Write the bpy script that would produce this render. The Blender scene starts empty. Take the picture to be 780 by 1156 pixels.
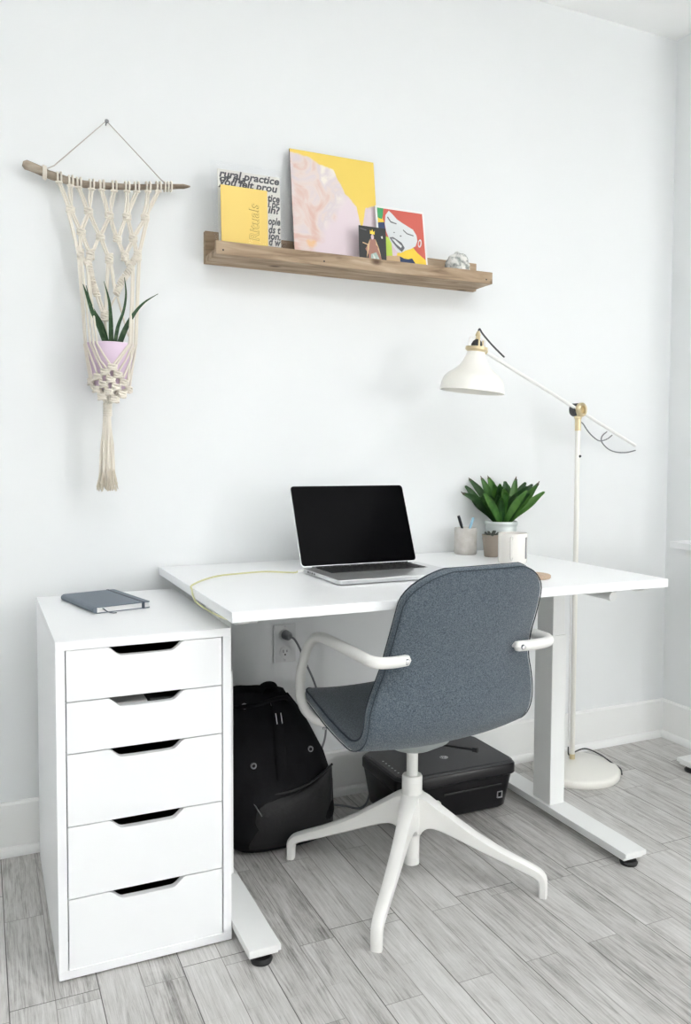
import bpy, bmesh, math, random
from mathutils import Vector as V, Matrix, noise as mnoise
random.seed(7)
C = bpy.context.scene.collection
PI = math.pi
# ------------------------------------------------------------------ camera
F_PX, CX, CY = 931.245, 411.438, 558.526
YAW, PITCH, ROLL = map(math.radians, (25.0671, 2.7007, 0.3049))
CAM = V((-.13257, -2.37396, 1.07564))
fwd = V((math.sin(YAW)*math.cos(PITCH), math.cos(YAW)*math.cos(PITCH), -math.sin(PITCH)))
r0 = V((math.cos(YAW), -math.sin(YAW), 0)); u0 = r0.cross(fwd)
rgt = r0*math.cos(ROLL)+u0*math.sin(ROLL); upv = -r0*math.sin(ROLL)+u0*math.cos(ROLL)
cd = bpy.data.cameras.new('camera'); cam = bpy.data.objects.new('camera', cd); C.objects.link(cam)
m = Matrix((rgt, upv, -fwd)).transposed().to_4x4(); m.translation = CAM; cam.matrix_world = m
cd.sensor_fit = 'HORIZONTAL'; cd.sensor_width = 36; cd.lens = F_PX/780*36
cd.shift_x = (390-CX)/780; cd.shift_y = (CY-578)/780
cd.clip_start = .05
bpy.context.scene.camera = cam
def at(px, py, **k):
    """photo pixel -> point on the plane x=, y= or z="""
    v = fwd + rgt*((px-CX)/F_PX) - upv*((py-CY)/F_PX)
    (a, val), = k.items(); i = 'xyz'.index(a)
    return CAM + v*((val-CAM[i])/v[i])

# ------------------------------------------------------------------ materials
def mat(name, col, rough=.5, metal=0, spec=.5, bump=None, coat=0, trans=0, ior=1.45, mix=None, sheen=0, alpha=1):
    m = bpy.data.materials.new(name); m.use_nodes = True
    nt = m.node_tree; b = nt.nodes['Principled BSDF']
    b.inputs['Base Color'].default_value = (*col, 1); b.inputs['Roughness'].default_value = rough
    b.inputs['Metallic'].default_value = metal; b.inputs['Specular IOR Level'].default_value = spec
    b.inputs['Coat Weight'].default_value = coat; b.inputs['Transmission Weight'].default_value = trans
    b.inputs['IOR'].default_value = ior; b.inputs['Sheen Weight'].default_value = sheen; b.inputs['Alpha'].default_value = alpha
    tc = nt.nodes.new('ShaderNodeTexCoord')
    if mix:      # (col2, scale, lo, hi, stretch)
        c2, sc, lo, hi, st = mix
        mp = nt.nodes.new('ShaderNodeMapping'); mp.inputs['Scale'].default_value = st
        n = nt.nodes.new('ShaderNodeTexNoise'); n.inputs['Scale'].default_value = sc; n.inputs['Detail'].default_value = 4
        r = nt.nodes.new('ShaderNodeValToRGB'); r.color_ramp.elements[0].position = lo; r.color_ramp.elements[1].position = hi
        r.color_ramp.elements[0].color = (*col, 1); r.color_ramp.elements[1].color = (*c2, 1)
        nt.links.new(tc.outputs['Object'], mp.inputs[0]); nt.links.new(mp.outputs[0], n.inputs['Vector'])
        nt.links.new(n.outputs['Fac'], r.inputs[0]); nt.links.new(r.outputs[0], b.inputs['Base Color'])
    if bump:     # (scale, strength, distance)
        n = nt.nodes.new('ShaderNodeTexNoise'); n.inputs['Scale'].default_value = bump[0]; n.inputs['Detail'].default_value = 3
        bp = nt.nodes.new('ShaderNodeBump'); bp.inputs['Strength'].default_value = bump[1]; bp.inputs['Distance'].default_value = bump[2]
        nt.links.new(tc.outputs['Object'], n.inputs['Vector']); nt.links.new(n.outputs['Fac'], bp.inputs['Height'])
        nt.links.new(bp.outputs[0], b.inputs['Normal'])
    return m
ONE = (1, 1, 1)
M = {}
M['wall'] = mat('wall_paint', (.785, .80, .805), .75, spec=.25, bump=(120, .06, .002))
M['ceiling'] = mat('ceiling_paint', (.92, .925, .92), .8, spec=.2)
M['trim'] = mat('trim_paint', (.84, .845, .835), .4)
M['lam'] = mat('white_laminate', (.85, .86, .87), .32, bump=(300, .03, .001))
M['lamd'] = mat('drawer_box_shade', (.035, .033, .032), .6)  # shade inside the closed drawers is put into this near-black colour
M['metal_w'] = mat('white_powder_coat', (.80, .81, .80), .38, bump=(500, .03, .001))
M['chair_w'] = mat('warm_white_powder_coat', (.78, .775, .75), .35)
M['chair_g'] = mat('grey_underplate', (.34, .37, .37), .5)
M['rubber'] = mat('black_rubber', (.012, .012, .013), .5)
M['fabric'] = mat('blue_grey_wool', (.048, .066, .086), .95, spec=.1, sheen=.25, mix=((.155, .185, .212), 420, .38, .66, ONE), bump=(600, .5, .002))
M['piping'] = mat('dark_piping', (.05, .062, .075), .9, spec=.1)
M['chrome'] = mat('chrome', (.75, .75, .76), .18, 1)
M['brass'] = mat('brass', (.70, .59, .38), .32, 1)
M['cream'] = mat('cream_enamel', (.86, .845, .79), .28, coat=.3)
M['lampw'] = mat('lamp_white_enamel', (.82, .82, .80), .3)
M['dgrey'] = mat('dark_grey_plastic', (.05, .052, .055), .45)
M['blk'] = mat('black_plastic', (.012, .012, .013), .35)
M['prn'] = mat('printer_black_gloss', (.009, .0085, .010), .3, spec=.35)
M['prl'] = mat('printer_lid_charcoal', (.028, .029, .033), .4, bump=(900, .08, .001))
M['silver'] = mat('silver_print', (.6, .6, .62), .35, .6)
M['canvas'] = mat('black_canvas', (.009, .009, .010), .9, spec=.15, bump=(700, .4, .002), mix=((.016, .016, .018), 12, .4, .7, ONE))
M['leather'] = mat('black_leather', (.011, .011, .012), .6, bump=(120, .25, .003))
M['alu'] = mat('brushed_aluminium', (.68, .69, .70), .3, .85)
M['screen'] = mat('glass_screen_black', (.0015, .0015, .002), .14, spec=.035)
M['bez'] = mat('bezel_black', (.006, .006, .006), .3)
M['key'] = mat('key_black', (.012, .012, .013), .5)
M['wood'] = None
M['drift'] = mat('driftwood', (.20, .155, .115), .85, spec=.15, mix=((.42, .36, .29), 60, .35, .65, (.25, 1, 1)), bump=(120, .6, .003))
M['cord'] = mat('cotton_cord', (.76, .71, .63), .95, spec=.1, bump=(900, .6, .001))
M['string'] = mat('hanging_string', (.50, .46, .42), .9, spec=.1)
M['fringe'] = mat('frayed_cotton', (.66, .60, .50), .95, spec=.1)
M['lilac'] = mat('lilac_ceramic', (.70, .56, .69), .45)
M['soil'] = mat('soil', (.03, .022, .016), .95, bump=(80, 1, .01))
M['aloe'] = mat('aloe_green', (.035, .085, .035), .4, mix=((.09, .16, .075), 90, .5, .72, ONE))
M['leaf'] = mat('leaf_green', (.035, .12, .02), .38, mix=((.10, .24, .045), 22, .4, .65, (1, 1, .3)))
M['leafd'] = mat('leaf_dark_green', (.018, .065, .016), .38, mix=((.045, .12, .03), 22, .4, .65, (1, 1, .3)))
M['tip'] = mat('dry_leaf_tip', (.12, .08, .07), .7)
M['suc'] = mat('grey_succulent', (.09, .10, .085), .6)
M['concrete'] = mat('pale_concrete', (.50, .475, .44), .75, mix=((.62, .60, .57), 40, .35, .7, ONE), bump=(150, .3, .002))
M['peat'] = mat('taupe_clay', (.30, .255, .215), .75, bump=(150, .3, .002))
M['mug'] = mat('glazed_mug_cream', (.80, .775, .735), .2, coat=.3)
M['galv'] = mat('galvanised_tin', (.62, .67, .66), .35, .35)
M['cork'] = mat('pale_cork', (.55, .42, .31), .8, mix=((.45, .33, .24), 90, .4, .7, ONE))
M['penb'] = mat('pen_black', (.012, .014, .02), .3)
M['penc'] = mat('pen_light_blue', (.35, .62, .78), .25)
M['nb'] = mat('notebook_slate_cover', (.155, .185, .225), .6, bump=(400, .2, .001))
M['nbs'] = mat('notebook_band', (.06, .075, .10), .6)
M['paper'] = mat('paper', (.82, .82, .81), .8)
M['pap2'] = mat('offwhite_paper', (.70, .69, .65), .8)
M['ink'] = mat('grey_ink', (.10, .10, .11), .8)
M['yellow'] = mat('yellow_cover', (.80, .585, .17), .55)
M['yline'] = mat('ochre_print', (.38, .25, .06), .6)
M['red'] = mat('print_red', (.60, .12, .09), .5)
M['green'] = mat('print_green', (.05, .33, .12), .5)
M['lime'] = mat('print_lime', (.45, .60, .08), .5)
M['navy'] = mat('print_navy', (.035, .06, .14), .5)
M['pyel'] = mat('print_yellow', (.85, .60, .06), .5)
M['face'] = mat('print_face', (.66, .68, .69), .5)
M['pgrey'] = mat('print_grey', (.13, .13, .14), .5)
M['plilac'] = mat('print_lilac', (.66, .52, .58), .5)
M['tan'] = mat('print_tan', (.60, .42, .24), .5)
M['pdark'] = mat('print_dark', (.022, .024, .024), .4)
M['pmint'] = mat('print_mint', (.38, .50, .45), .5)
M['prose'] = mat('print_rose', (.35, .17, .13), .5)
M['edge'] = mat('canvas_edge', (.10, .08, .07), .8)
M['stone'] = mat('speckled_stone', (.30, .32, .30), .7, mix=((.78, .77, .74), 55, .42, .58, ONE), bump=(60, .8, .006))
M['plastic'] = mat('outlet_plastic', (.70, .71, .71), .35)
M['wirec'] = mat('grey_cable', (.20, .21, .22), .5)
M['ycable'] = mat('pale_yellow_green_cable', (.66, .64, .36), .5)
M['wcable'] = mat('white_cable', (.75, .75, .74), .4)
M['nail'] = mat('nail_steel', (.28, .28, .29), .35, .8)

def wood_mat(name, a, b, c):
    m = bpy.data.materials.new(name); m.use_nodes = True; nt = m.node_tree; p = nt.nodes['Principled BSDF']
    p.inputs['Roughness'].default_value = .62; p.inputs['Specular IOR Level'].default_value = .25
    tc = nt.nodes.new('ShaderNodeTexCoord'); L = nt.links.new
    mp = nt.nodes.new('ShaderNodeMapping'); mp.inputs['Scale'].default_value = (2.2, 18, 18)
    L(tc.outputs['Object'], mp.inputs[0])
    n = nt.nodes.new('ShaderNodeTexNoise'); n.inputs['Scale'].default_value = 2.6; n.inputs['Detail'].default_value = 7; n.inputs['Distortion'].default_value = .8
    L(mp.outputs[0], n.inputs['Vector'])
    r = nt.nodes.new('ShaderNodeValToRGB'); e = r.color_ramp.elements
    e[0].position = .3; e[0].color = (*a, 1); e[1].position = .72; e[1].color = (*c, 1); q = e.new(.5); q.color = (*b, 1)
    L(n.outputs['Fac'], r.inputs[0])
    # knots
    mk = nt.nodes.new('ShaderNodeMapping'); mk.inputs['Scale'].default_value = (7, 13, 13); L(tc.outputs['Object'], mk.inputs[0])
    vo = nt.nodes.new('ShaderNodeTexVoronoi'); vo.inputs['Scale'].default_value = 1; L(mk.outputs[0], vo.inputs['Vector'])
    kr = nt.nodes.new('ShaderNodeValToRGB'); kr.color_ramp.elements[0].position = .06; kr.color_ramp.elements[1].position = .17
    kr.color_ramp.elements[0].color = (.28, .22, .2, 1); kr.color_ramp.elements[1].color = (1, 1, 1, 1); L(vo.outputs['Distance'], kr.inputs[0])
    mx = nt.nodes.new('ShaderNodeMix'); mx.data_type = 'RGBA'; mx.blend_type = 'MULTIPLY'; mx.inputs[0].default_value = 1
    L(r.outputs[0], mx.inputs[6]); L(kr.outputs[0], mx.inputs[7]); L(mx.outputs[2], p.inputs['Base Color'])
    bp = nt.nodes.new('ShaderNodeBump'); bp.inputs['Strength'].default_value = .3; bp.inputs['Distance'].default_value = .002
    L(n.outputs['Fac'], bp.inputs['Height']); L(bp.outputs[0], p.inputs['Normal'])
    return m
M['wood'] = wood_mat('rustic_pine', (.20, .135, .085), (.37, .27, .18), (.50, .39, .28))

def floor_mat():
    m = bpy.data.materials.new('grey_oak_laminate'); m.use_nodes = True; nt = m.node_tree; p = nt.nodes['Principled BSDF']
    L = nt.links.new; N = nt.nodes.new
    tc = N('ShaderNodeTexCoord'); sep = N('ShaderNodeSeparateXYZ'); L(tc.outputs['Object'], sep.inputs[0])
    def brick(w, h, off, sc_off, mortar, seedoff=(0, 0)):
        cb = N('ShaderNodeCombineXYZ'); ax = N('ShaderNodeMath'); ax.operation = 'ADD'; ax.inputs[1].default_value = seedoff[0]
        ay = N('ShaderNodeMath'); ay.operation = 'ADD'; ay.inputs[1].default_value = seedoff[1]
        L(sep.outputs['Y'], ay.inputs[0]); L(sep.outputs['X'], ax.inputs[0]); L(ay.outputs[0], cb.inputs[0]); L(ax.outputs[0], cb.inputs[1])
        b = N('ShaderNodeTexBrick'); b.offset = off; b.offset_frequency = 2; b.inputs['Scale'].default_value = 1
        b.inputs['Brick Width'].default_value = w; b.inputs['Row Height'].default_value = h; b.inputs['Mortar Size'].default_value = mortar
        b.inputs['Mortar Smooth'].default_value = .1
        b.inputs['Color1'].default_value = (0, 0, 0, 1); b.inputs['Color2'].default_value = (1, 1, 1, 1); b.inputs['Mortar'].default_value = (.5, .5, .5, 1)
        L(cb.outputs[0], b.inputs['Vector']); return b
    big = brick(1.24, .167, .37, 0, .0011, (.095, .23))
    sub = brick(.62, .0835, .41, 0, .0009, (.095, .1))
    sub2 = brick(.83, .04175, .63, 0, .0005, (.095, .35))
    # offset of grain per plank
    add = N('ShaderNodeMath'); add.operation = 'MULTIPLY_ADD'; add.inputs[1].default_value = 13.7
    L(sub.outputs['Color'], add.inputs[0]); L(big.outputs['Color'], add.inputs[2])
    cb = N('ShaderNodeCombineXYZ'); L(sep.outputs['X'], cb.inputs[0]); L(sep.outputs['Y'], cb.inputs[1]); L(add.outputs[0], cb.inputs[2])
    def nz(scale, stretch, det, dist, rough=.55):
        mp = N('ShaderNodeMapping'); mp.inputs['Scale'].default_value = stretch; L(cb.outputs[0], mp.inputs[0])
        n = N('ShaderNodeTexNoise'); n.inputs['Scale'].default_value = scale; n.inputs['Detail'].default_value = det; n.inputs['Distortion'].default_value = dist; n.inputs['Roughness'].default_value = rough
        L(mp.outputs[0], n.inputs['Vector']); return n
    g1 = nz(3.2, (26, 1.3, 1), 9, 1.3, .68)
    g2 = nz(9, (42, 1.3, 1), 6, .9, .7)
    g3 = nz(2.6, (5, 1.5, 1), 6, 2.2, .62)
    def mth(op, a, b=None, c=None):
        x = N('ShaderNodeMath'); x.operation = op
        for i, v in enumerate((a, b, c)):
            if v is None: continue
            if isinstance(v, (int, float)): x.inputs[i].default_value = v
            else: L(v, x.inputs[i])
        return x.outputs[0]
    s = mth('MULTIPLY', g1.outputs['Fac'], .62)
    s = mth('MULTIPLY_ADD', g2.outputs['Fac'], .46, s)
    s = mth('MULTIPLY_ADD', g3.outputs['Fac'], .30, s)
    s = mth('MULTIPLY_ADD', sub.outputs['Color'], .09, s)
    s = mth('MULTIPLY_ADD', big.outputs['Color'], .07, s)
    s = mth('MULTIPLY_ADD', sub2.outputs['Color'], .045, s)
    r = N('ShaderNodeValToRGB'); e = r.color_ramp.elements
    e[0].position = .54; e[0].color = (.13, .122, .113, 1); e[1].position = .95; e[1].color = (.66, .65, .635, 1)
    q = e.new(.675); q.color = (.345, .333, .317, 1); q = e.new(.77); q.color = (.50, .49, .473, 1)
    L(s, r.inputs[0])
    def mul(c, fac, dark):
        mx = N('ShaderNodeMix'); mx.data_type = 'RGBA'; L(fac, mx.inputs[0]); L(c, mx.inputs[6]); mx.inputs[7].default_value = (*dark, 1); return mx.outputs[2]
    c = mul(r.outputs[0], mth('MULTIPLY', sub2.outputs['Fac'], .22), (.17, .16, .15))
    c = mul(c, mth('MULTIPLY', sub.outputs['Fac'], .7), (.17, .16, .15))
    c = mul(c, mth('MULTIPLY', big.outputs['Fac'], .9), (.085, .08, .075))
    L(c, p.inputs['Base Color'])
    p.inputs['Roughness'].default_value = .42; p.inputs['Specular IOR Level'].default_value = .4
    bp = N('ShaderNodeBump'); bp.inputs['Strength'].default_value = .25; bp.inputs['Distance'].default_value = .002
    hh = mth('SUBTRACT', g2.outputs['Fac'], mth('MULTIPLY', big.outputs['Fac'], 2.0))
    L(hh, bp.inputs['Height']); L(bp.outputs[0], p.inputs['Normal'])
    return m
M['floor'] = floor_mat()

def painting_mat():
    m = bpy.data.materials.new('abstract_paint'); m.use_nodes = True; nt = m.node_tree; p = nt.nodes['Principled BSDF']
    L = nt.links.new; N = nt.nodes.new; p.inputs['Roughness'].default_value = .55
    uv = N('ShaderNodeUVMap'); sep = N('ShaderNodeSeparateXYZ'); L(uv.outputs[0], sep.inputs[0])   # u 0..1, v 0 top..1 bottom
    n1 = N('ShaderNodeTexNoise'); n1.inputs['Scale'].default_value = 3.2; n1.inputs['Detail'].default_value = 8; n1.inputs['Distortion'].default_value = 1.2; L(uv.outputs[0], n1.inputs['Vector'])
    n2 = N('ShaderNodeTexNoise'); n2.inputs['Scale'].default_value = 14; n2.inputs['Detail'].default_value = 6; L(uv.outputs[0], n2.inputs['Vector'])
    # boundary v = f(u)
    f = N('ShaderNodeValToRGB'); e = f.color_ramp.elements
    pts = [(0, .035), (.2, .055), (.38, .12), (.5, .13), (.535, .2), (.63, .34), (.76, .45), (.805, .66), (.87, .44), (1, .42)]
    e[0].position = 0; e[0].color = (.035,)*3+(1,); e[1].position = 1; e[1].color = (.42,)*3+(1,)
    for x, y in pts[1:-1]:
        q = e.new(x); q.color = (y, y, y, 1)
    L(sep.outputs[0], f.inputs[0])
    def mth(op, a, b, c=None):
        x = N('ShaderNodeMath'); x.operation = op
        for i, v in enumerate((a, b, c)):
            if v is None: continue
            if isinstance(v, (int, float)): x.inputs[i].default_value = v
            else: L(v, x.inputs[i])
        return x.outputs[0]
    vv = mth('MULTIPLY_ADD', n2.outputs['Fac'], .05, mth('SUBTRACT', sep.outputs[1], .025))
    ym = mth('SUBTRACT', f.outputs[0], vv); ym = mth('MULTIPLY', ym, 60); 
    cl = N('ShaderNodeClamp'); L(ym, cl.inputs[0])
    # lower right: flat pale pink, upper: cream, left: rose & ochre noise
    base = N('ShaderNodeValToRGB'); e = base.color_ramp.elements
    e[0].position = .36; e[0].color = (.68, .46, .40, 1); e[1].position = .62; e[1].color = (.80, .74, .67, 1)
    q = e.new(.45); q.color = (.72, .61, .57, 1); q = e.new(.52); q.color = (.66, .58, .60, 1)
    L(mth('MULTIPLY_ADD', sep.outputs[0], .22, mth('MULTIPLY_ADD', sep.outputs[1], -.14, n1.outputs['Fac'])), base.inputs[0])
    pinkm = mth('MULTIPLY', mth('SUBTRACT', mth('MULTIPLY_ADD', n1.outputs['Fac'], .3, mth('ADD', sep.outputs[0], mth('MULTIPLY', sep.outputs[1], .8))), 1.02), 9)
    c2 = N('ShaderNodeClamp'); L(pinkm, c2.inputs[0])
    mx = N('ShaderNodeMix'); mx.data_type = 'RGBA'; L(c2.outputs[0], mx.inputs[0]); L(base.outputs[0], mx.inputs[6]); mx.inputs[7].default_value = (.73, .62, .66, 1)
    my = N('ShaderNodeMix'); my.data_type = 'RGBA'; L(cl.outputs[0], my.inputs[0]); L(mx.outputs[2], my.inputs[6]); my.inputs[7].default_value = (.82, .60, .12, 1)
    # ochre dab
    dx = mth('MULTIPLY', mth('SUBTRACT', sep.outputs[0], .2), 14); dy = mth('MULTIPLY', mth('SUBTRACT', sep.outputs[1], .82), 24)
    d = mth('ADD', mth('MULTIPLY', dx, dx), mth('MULTIPLY', dy, dy)); d = mth('SUBTRACT', mth('MULTIPLY_ADD', n2.outputs['Fac'], 2.4, -.1), d)
    c3 = N('ShaderNodeClamp'); L(d, c3.inputs[0])
    mz = N('ShaderNodeMix'); mz.data_type = 'RGBA'; L(mth('MULTIPLY', c3.outputs[0], .7), mz.inputs[0]); L(my.outputs[2], mz.inputs[6]); mz.inputs[7].default_value = (.78, .45, .16, 1)
    L(mz.outputs[2], p.inputs['Base Color'])
    return m
M['paint'] = painting_mat()
def clear_mat():
    m = bpy.data.materials.new('clear_film'); m.use_nodes = True; nt = m.node_tree; L = nt.links.new; N = nt.nodes.new
    nt.nodes.remove(nt.nodes['Principled BSDF']); out = nt.nodes['Material Output']
    t = N('ShaderNodeBsdfTransparent'); t.inputs[0].default_value = (.992, .994, .996, 1)
    g = N('ShaderNodeBsdfGlossy'); g.inputs['Roughness'].default_value = .12
    fr = N('ShaderNodeFresnel'); fr.inputs[0].default_value = 1.22
    tc = N('ShaderNodeTexCoord'); n = N('ShaderNodeTexNoise'); n.inputs['Scale'].default_value = 26; n.inputs['Distortion'].default_value = 2; L(tc.outputs['Object'], n.inputs['Vector'])
    bp = N('ShaderNodeBump'); bp.inputs['Strength'].default_value = .7; bp.inputs['Distance'].default_value = .01; L(n.outputs['Fac'], bp.inputs['Height'])
    L(bp.outputs[0], g.inputs['Normal']); L(bp.outputs[0], fr.inputs['Normal'])
    mx = N('ShaderNodeMixShader'); L(fr.outputs[0], mx.inputs[0]); L(t.outputs[0], mx.inputs[1]); L(g.outputs[0], mx.inputs[2]); L(mx.outputs[0], out.inputs[0])
    return m
M['film'] = clear_mat()

# ------------------------------------------------------------------ mesh builder
class MB:
    def __init__(s): s.v = []; s.f = []; s.mi = []; s.sm = []; s.uv = {}
    def add(s, vs, fs, mi=0, smooth=False):
        o = len(s.v); s.v += [V(p) for p in vs]
        for f in fs: s.f.append([i+o for i in f]); s.mi.append(mi); s.sm.append(smooth)
        return s
    def box(s, a, b, mi=0, bev=0, mtx=None):
        a = V(a); b = V(b); bm = bmesh.new(); bmesh.ops.create_cube(bm, size=1)
        for v in bm.verts: v.co = V(((a[i]+b[i])/2 + v.co[i]*(b[i]-a[i]) for i in range(3)))
        if bev: bmesh.ops.bevel(bm, geom=bm.edges[:], offset=bev, segments=2, affect='EDGES', profile=.6)
        if mtx is not None: bm.transform(mtx)
        bm.verts.index_update()
        s.add([v.co.copy() for v in bm.verts], [[v.index for v in f.verts] for f in bm.faces], mi); bm.free(); return s
    def tube(s, pts, r, n=10, mi=0, cap=True, closed=False, flat=1.0, up=None):
        """sweep of a circle; r a number or one per point"""
        pts = [V(p) for p in pts]; k = len(pts); R = r if isinstance(r, (list, tuple)) else [r]*k
        T = []
        for i in range(k):
            a = pts[(i-1) % k] if (closed or i) else pts[0]; b = pts[(i+1) % k] if (closed or i < k-1) else pts[-1]
            T.append((b-a).normalized())
        nrm = V(up) if up is not None else (V((0, 0, 1)) if abs(T[0].z) < .9 else V((1, 0, 0)))
        vs = []
        for i in range(k):
            nrm = (nrm - T[i]*nrm.dot(T[i]))
            if nrm.length < 1e-6: nrm = T[i].orthogonal()
            nrm.normalize(); bi = T[i].cross(nrm)
            for j in range(n):
                a = 2*PI*j/n; vs.append(pts[i] + (bi*math.cos(a) + nrm*math.sin(a)*flat)*R[i])
        fs = []
        for i in range(k if closed else k-1):
            for j in range(n):
                a = i*n+j; b = i*n+(j+1) % n; c = ((i+1) % k)*n+(j+1) % n; d = ((i+1) % k)*n+j; fs.append([a, b, c, d])
        s.add(vs, fs, mi, True)
        if cap and not closed:
            o = len(s.v)-len(vs)
            s.f.append([o+j for j in range(n)][::-1]); s.mi.append(mi); s.sm.append(False)
            s.f.append([o+(k-1)*n+j for j in range(n)]); s.mi.append(mi); s.sm.append(False)
        return s
    def lathe(s, prof, c=(0, 0, 0), n=32, mi=0, mtx=None, smooth=True, cap=False):
        """profile [(r,z)...] round the z axis"""
        c = V(c); vs = []; k = len(prof)
        for r, z in prof:
            for j in range(n):
                a = 2*PI*j/n; p = V((r*math.cos(a), r*math.sin(a), z)); vs.append((mtx @ p if mtx is not None else p) + c)
        fs = [[i*n+j, i*n+(j+1) % n, (i+1)*n+(j+1) % n, (i+1)*n+j] for i in range(k-1) for j in range(n)]
        s.add(vs, fs, mi, smooth)
        if cap:
            o = len(s.v)-len(vs)
            s.f.append([o+j for j in range(n)][::-1]); s.mi.append(mi); s.sm.append(False)
            s.f.append([o+(k-1)*n+j for j in range(n)]); s.mi.append(mi); s.sm.append(False)
        return s
    def prism(s, poly, o, ux, uy, ext, mi=0):
        """polygon (2d) placed at o with axes ux, uy, extruded by vector ext"""
        o = V(o); ux = V(ux); uy = V(uy); ext = V(ext); n = len(poly)
        a = [o+ux*p[0]+uy*p[1] for p in poly]; b = [p+ext for p in a]
        fs = [list(range(n)), [n+i for i in range(n)][::-1]] + [[i, i+n, (i+1) % n+n, (i+1) % n] for i in range(n)]
        return s.add(a+b, fs, mi)
    def build(s, name, mats, parent=None, bevel=0, sub=0, smooth=None, fixn=True):
        me = bpy.data.meshes.new(name); me.from_pydata([tuple(v) for v in s.v], [], s.f)
        mats = mats if isinstance(mats, (list, tuple)) else [mats]
        for mm in mats: me.materials.append(M[mm] if isinstance(mm, str) else mm)
        for p, mi, sm in zip(me.polygons, s.mi, s.sm): p.material_index = mi; p.use_smooth = sm if smooth is None else smooth
        if fixn:
            bm = bmesh.new(); bm.from_mesh(me); bmesh.ops.recalc_face_normals(bm, faces=bm.faces[:]); bm.to_mesh(me); bm.free()
        if any(s.sm) and smooth is None: me.set_sharp_from_angle(angle=math.radians(42))
        o = bpy.data.objects.new(name, me); C.objects.link(o)
        if parent is not None:
            o.parent = parent; o.matrix_parent_inverse = Matrix.Identity(4)
            base = parent.get('_base')
            if base is not None:
                o.location = -V(base); o['_base'] = tuple(base)
                # geometry is in world coordinates: shift so that the object's origin is its parent's
                o.data.transform(Matrix.Translation(-V(base))); o.location = (0, 0, 0)
        if bevel:
            b = o.modifiers.new('bevel', 'BEVEL'); b.width = bevel; b.segments = 2; b.limit_method = 'ANGLE'
        if sub:
            b = o.modifiers.new('subdivision', 'SUBSURF'); b.levels = sub; b.render_levels = sub
        return o
def thing(name, label, cat, base=(0, 0, 0), group=None):
    """an Empty at the base of a thing; its parts are given in world coordinates"""
    o = bpy.data.objects.new(name, None); C.objects.link(o); o.location = base; o.empty_display_size = .05
    o['label'] = label; o['category'] = cat; o['_base'] = tuple(base)
    if group: o['group'] = group
    return o
def tag(o, label, cat, group=None, kind=None):
    if label: o['label'] = label
    if cat: o['category'] = cat
    if group: o['group'] = group
    if kind: o['kind'] = kind
    return o
def origin(o, base):
    o.data.transform(Matrix.Translation(-V(base))); o.location = base; return o
def struct(o): o['kind'] = 'structure'; return o
def cr(pts, n=6, closed=False):
    """Catmull-Rom through the points"""
    P = [V(p) for p in pts]; out = []; k = len(P)
    for i in range(k if closed else k-1):
        g = (lambda j: P[j % k]) if closed else (lambda j: P[max(0, min(k-1, j))])
        a, b, c, d = g(i-1), g(i), g(i+1), g(i+2)
        for q in range(n):
            t = q/n; out.append(.5*((2*b)+(c-a)*t+(2*a-5*b+4*c-d)*t*t+(3*b-a-3*c+d)*t**3))
    if not closed: out.append(P[-1])
    return out
def frame(zax, xhint=(1, 0, 0)):
    z = V(zax).normalized(); x = V(xhint); x = (x-z*x.dot(z)).normalized(); y = z.cross(x)
    return Matrix((x, y, z)).transposed()

# ------------------------------------------------------------------ room
XL, XR, YB, ZC, XC, JY = -1.9, 4.2, -5.8, 2.633, 2.26, -.265
struct(MB().box((XL-.1, YB-.1, -.1), (XR+.1, .1, 0)).build('floor', 'floor'))
struct(MB().box((XL-.1, YB-.1, ZC), (XR+.1, .1, ZC+.1)).build('ceiling', 'ceiling'))
struct(MB().box((XL-.1, 0, 0), (XC+.1, .1, ZC)).build('wall_back', 'wall'))
struct(MB().box((XC, JY, 0), (XR+.1, .1, ZC)).build('wall_right', 'wall'))
struct(MB().box((XL-.1, YB, 0), (XL, 0, ZC)).build('wall_left', 'wall'))
def wall_open(name, axis, c0, c1, lo, hi, holes):
    """wall with window openings; axis 'x' = wall normal to x; holes [(a0,a1,z0,z1)] in order"""
    mb = MB()
    def B(a0, a1, z0, z1):
        if a1-a0 < 1e-4 or z1-z0 < 1e-4: return
        if axis == 'x': mb.box((c0, a0, z0), (c1, a1, z1))
        else: mb.box((a0, c0, z0), (a1, c1, z1))
    cur = lo
    for a0, a1, z0, z1 in holes:
        B(cur, a0, 0, ZC); B(a0, a1, 0, z0); B(a0, a1, z1, ZC); cur = a1
    B(cur, hi, 0, ZC)
    struct(mb.build(name, 'wall'))
def window(name, axis, c, a0, a1, z0, z1):
    mb = MB()
    def B(p0, p1, q0, q1):
        if axis == 'x': mb.box((c-.03, p0, q0), (c+.03, p1, q1))
        else: mb.box((p0, c-.03, q0), (p1, c+.03, q1))
    w = .04
    B(a0, a0+w, z0, z1); B(a1-w, a1, z0, z1); B(a0+w, a1-w, z0, z0+w); B(a0+w, a1-w, z1-w, z1); B((a0+a1)/2-.015, (a0+a1)/2+.015, z0+w, z1-w)
    struct(mb.build(name, 'trim'))
WK = (-5.4, -4.85, 1.05, 1.85)      # key window, right wall
WF = (-1.75, 1.6, 1.1, 2.4)         # broad window behind the camera
wall_open('wall_far_right', 'x', XR, XR+.12, YB, JY, [WK])
wall_open('wall_front', 'y', YB-.12, YB, XL, XR, [WF])
window('window_1', 'x', XR+.08, *WK); window('window_2', 'y', YB-.08, *WF)
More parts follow.
